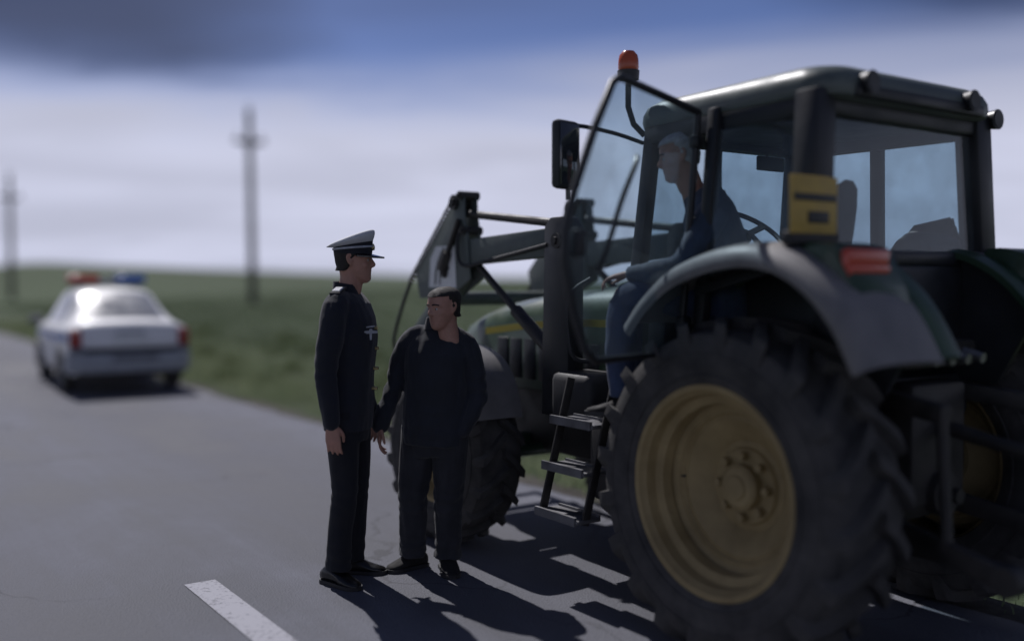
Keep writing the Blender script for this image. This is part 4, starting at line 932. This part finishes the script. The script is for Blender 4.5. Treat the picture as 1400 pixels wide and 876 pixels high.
# side outline stations: x, z of sill, z of shoulder (belt), z of deck/roof centre, half width at belt, half width at roof, cabin flag
ST = [(-2.10, .46, .80, .90, .72, .60), (-2.085, .36, .90, .985, .77, .62), (-2.02, .30, .955, 1.035, .80, .63), (-1.85, .27, .96, 1.055, .825, .64), (-1.52, .26, .965, 1.065, .84, .64),
      (-1.15, .25, .955, 1.30, .852, .555), (-.80, .25, .95, 1.475, .858, .535), (-.40, .25, .945, 1.520, .86, .54), (.05, .25, .94, 1.525, .86, .54), (.38, .25, .935, 1.49, .858, .535),
      (.75, .25, .93, 1.28, .852, .56), (1.12, .25, .925, 1.01, .845, .66), (1.45, .26, .90, .965, .835, .66), (1.85, .28, .84, .89, .81, .62), (2.06, .32, .74, .78, .76, .55), (2.13, .40, .62, .65, .68, .5)]
def sec(x, zs, zb, zt, wb, wt):
    h = zb - zs
    P = [(wb * .93, zs), (wb * .985, zs + h * .12), (wb * 1.012, zs + h * .45), (wb * 1.012, zs + h * .66), (wb, zb - .03), (wb * .985, zb), (wb * .955, zb + .012)]
    top = zt - zb
    P += [(wb * .955 + (wt - wb * .955) * .5, zb + .012 + (top - .012) * .52), (wt + .02, zt - min(.055, top * .22)), (wt - .05, zt - min(.02, top * .1)), (wt * .5, zt + .010), (0, zt + .016)]
    return P
def csec(x):
    for a, b in zip(ST, ST[1:]):
        if a[0] <= x <= b[0]:
            t = (x - a[0]) / (b[0] - a[0]); return sec(*[p + (q - p) * t for p, q in zip(a, b)])
xs = []
for a, b in zip(ST, ST[1:]): xs += [a[0] + (b[0] - a[0]) * k / 4 for k in range(4)]
xs.append(ST[-1][0])
cb = MB(); rings = []
for x in xs:
    s = csec(x); rings.append([V((x, y, z)) for y, z in s] + [V((x, -y, z)) for y, z in s[-2::-1]])
cb.loft(rings)
body = cb.build('car_body', 'car_white', CAR, 45)
def Sf(x, k, side):
    s = csec(x); i = int(k); f = k - i; a, b = s[i], s[min(i + 1, len(s) - 1)]
    return V((x, side * (a[0] + (b[0] - a[0]) * f), a[1] + (b[1] - a[1]) * f))
def patch(name, m, corners, side, off=.006, nx=8, nk=4, parent=CAR):
    """corners: (x, k) of four corners on the body surface"""
    (x0, k0), (x1, k1), (x2, k2), (x3, k3) = corners; q = MB(); vr = []
    for i in range(nx + 1):
        r = []
        for j in range(nk + 1):
            a, c = i / nx, j / nk
            x = (x0 * (1 - a) + x1 * a) * (1 - c) + (x3 * (1 - a) + x2 * a) * c; k = (k0 * (1 - a) + k1 * a) * (1 - c) + (k3 * (1 - a) + k2 * a) * c
            p = Sf(x, k, side); px = Sf(min(x + .01, 2.12), k, side) - p; pk = Sf(x, min(k + .05, 10.99), side) - p
            n = px.cross(pk); n = n.normalized() if n.length > 1e-9 else V((0, side, 0)); n = n if n.y * side + n.z > 0 else -n
            r.append(q.bm.verts.new(p + n * off))
        vr.append(r)
    for i in range(nx):
        for j in range(nk): q.face((vr[i][j], vr[i + 1][j], vr[i + 1][j + 1], vr[i][j + 1]))
    return q.build(name, m, parent, 60)
for s in (1, -1):
    patch('side_glass', 'car_glass', ((-1.10, 6.3), (-.42, 6.2), (-.42, 7.85), (-.80, 7.85)), s); patch('side_glass', 'car_glass', ((-.34, 6.2), (.92, 6.25), (.36, 7.85), (-.34, 7.85)), s)
    patch('blue_stripe', 'blue_lens', ((-1.9, 3.2), (1.9, 3.2), (1.9, 3.75), (-1.9, 3.75)), s, .004, 24, 2)
    dh = MB()
    for x in (-.62, .35): dh.box((x, s * .868, .84), (.16, .03, .035), bev=.01)
    dh.build('door_handle', 'car_grey_plastic', CAR)
    m = MB(); m.box((.66, s * .96, 1.01), (.10, .20, .14), bev=.035); m.bar((.68, s * .84, .97), (.67, s * .90, .99), .05, .04); m.build('wing_mirror', 'car_grey_plastic', CAR)
    t = MB(); t.box((-2.075, s * .745, .815), (.12, .16, .26), Matrix.Rotation(R(-16 * s), 3, 'Z'), .03)
    0 and t.loft([[V((-2.06, s * .60, .66)), V((-1.93, s * .845, .66)), V((-1.90, s * .842, .94)), V((-2.03, s * .66, .95))], [V((-2.112, s * .60, .65)), V((-2.07, s * .80, .65)), V((-1.98, s * .858, .66)), V((-1.93, s * .868, .70))][:1] + [V((-2.04, s * .815, .65)), V((-2.005, s * .80, .95)), V((-2.065, s * .64, .955))]])
    t.build('rear_light', 'red_lens', CAR, 50)
    t = MB(); t.box((-2.090, s * .715, .650), (.12, .22, .09), Matrix.Rotation(R(-16 * s), 3, 'Z'), .02); t.build('light_base', 'car_grey_plastic', CAR)
    h = MB(); h.ball((2.02, s * .60, .66), .12, (.6, 1, .7)); h.build('headlight', 'clear_lens', CAR)
def wpane(name, m, xa, xb, ya, yb, inset):
    q = MB(); vr = []
    for i in range(7):
        x = xa + (xb - xa) * i / 6; s = csec(x); zt = s[-1][1]; w = ya + (yb - ya) * i / 6; r = []
        for j in range(11):
            y = w * (-1 + .2 * j); zz = zt + .004
            for (y0, z0), (y1, z1) in zip(s[::-1], s[::-1][1:]):
                if y0 <= abs(y) <= y1: zz = z0 + (z1 - z0) * (abs(y) - y0) / max(1e-6, y1 - y0); break
            r.append(q.bm.verts.new(V((x, y, zz)) + V((-.004 if xb > xa and xa < 0 else .004, 0, .007))))
        vr.append(r)
    for i in range(6):
        for j in range(10): q.face((vr[i][j], vr[i + 1][j], vr[i + 1][j + 1], vr[i][j + 1]))
    return q.build(name, m, CAR, 60)
wpane('rear_window', 'rear_glass', -1.50, -.84, .60, .50, 0); wpane('windscreen', 'car_glass', 1.08, .42, .62, .50, 0)
t = MB(); t.box((-2.075, 0, .80), (.06, 1.18, .26), Matrix.Rotation(R(6), 3, 'Y'), .025); t.box((-2.06, 0, .955), (.06, 1.20, .05), bev=.02); boot = t.build('boot_lid', 'car_white', CAR, 50)
t = MB(); t.box((-2.112, 0, .80), (.012, .52, .12), Matrix.Rotation(R(6), 3, 'Y'), .004); t.build('number_plate', 'white_decal', boot)
t = MB(); t.box((-2.108, 0, .895), (.02, .40, .03), bev=.008); t.build('boot_handle', 'car_grey_plastic', boot)
t = MB(); t.box((-2.10, .0, .635), (.05, 1.34, .075), bev=.01); t.build('boot_gap', 'plastic_dark', CAR)
bp = MB(); P = [(.86, -1.70), (.86, -1.95), (.80, -2.10), (.62, -2.17), (.3, -2.185), (0, -2.19)]; P = P + [(-a, c) for a, c in P[-2::-1]]
rr = []
for a, c in P: rr.append([V((c, a, .32)), V((c - .02, a * 1.01, .36)), V((c - .03, a * 1.015, .52)), V((c, a, .60)), V((c + .12, a * .9, .60)), V((c + .12, a * .9, .32))])
bp.loft(rr); bmp = bp.build('rear_bumper', 'bumper', CAR, 50)
t = MB(); t.box((-2.215, -.05, .53), (.02, .62, .09), bev=.008); t.build('bumper_insert', 'car_grey_plastic', bmp)
t = MB(); t.box((-2.0, 0, .30), (.3, 1.4, .12), bev=.02); t.tube([(-1.9, .40, .27), (-2.2, .40, .26)], .03, 12); t.build('exhaust', 'black_metal', CAR)
fb = MB(); fb.box((2.10, 0, .44), (.14, 1.5, .24), bev=.05); fb.build('front_bumper', 'bumper', CAR, 50)
un = MB(); un.box((0, 0, .30), (3.7, 1.45, .12)); un.build('underbody', 'plastic_dark', CAR)
# roof light bar
lb = MB(); lb.box((-.15, 0, 1.60), (.20, 1.14, .04), bev=.012); lb.box((-.15, .42, 1.56), (.10, .06, .07)); lb.box((-.15, -.42, 1.56), (.10, .06, .07)); bar = lb.build('light_bar', 'car_grey_plastic', CAR)
for y, m, n in ((.36, 'red_lens_front', 'red_light'), (-.36, 'blue_lens', 'blue_light')):
    q = MB(); q.box((-.15, y, 1.675), (.24, .46, .13), bev=.03); q.build(n, m, bar, 50)
q = MB(); q.box((-.15, 0, 1.655), (.20, .24, .075), bev=.02); q.build('siren_box', 'bumper', bar, 50)
for x in (-1.28, 1.28):
    for s in (1, -1):
        w = MB(); w.lathe([(.19, -.085), (.22, -.095), (.285, -.09), (.305, -.06), (.308, 0), (.305, .06), (.285, .09), (.22, .095), (.19, .085)], n=40); tw = w.build('wheel', 'tyre_rubber', CAR, 40, loc=(x, s * .755, .308))
        w = MB(); w.lathe([(.195, .08 * s), (.20, .092 * s), (.185, .088 * s), (.16, .05 * s), (.06, .07 * s), (.001, .075 * s)], n=32); w.build('hubcap', 'bumper', tw)
        a = MB(); pts = [(x + .375 * math.cos(q), .308 + .375 * math.sin(q)) for q in [math.pi * (-.08 + 1.16 * k / 20) for k in range(21)]]
        a.prism(pts, lambda p, c, t: V((p, s * (.845 + t), c)), .030); a.build('wheel_arch', 'plastic_dark', CAR)
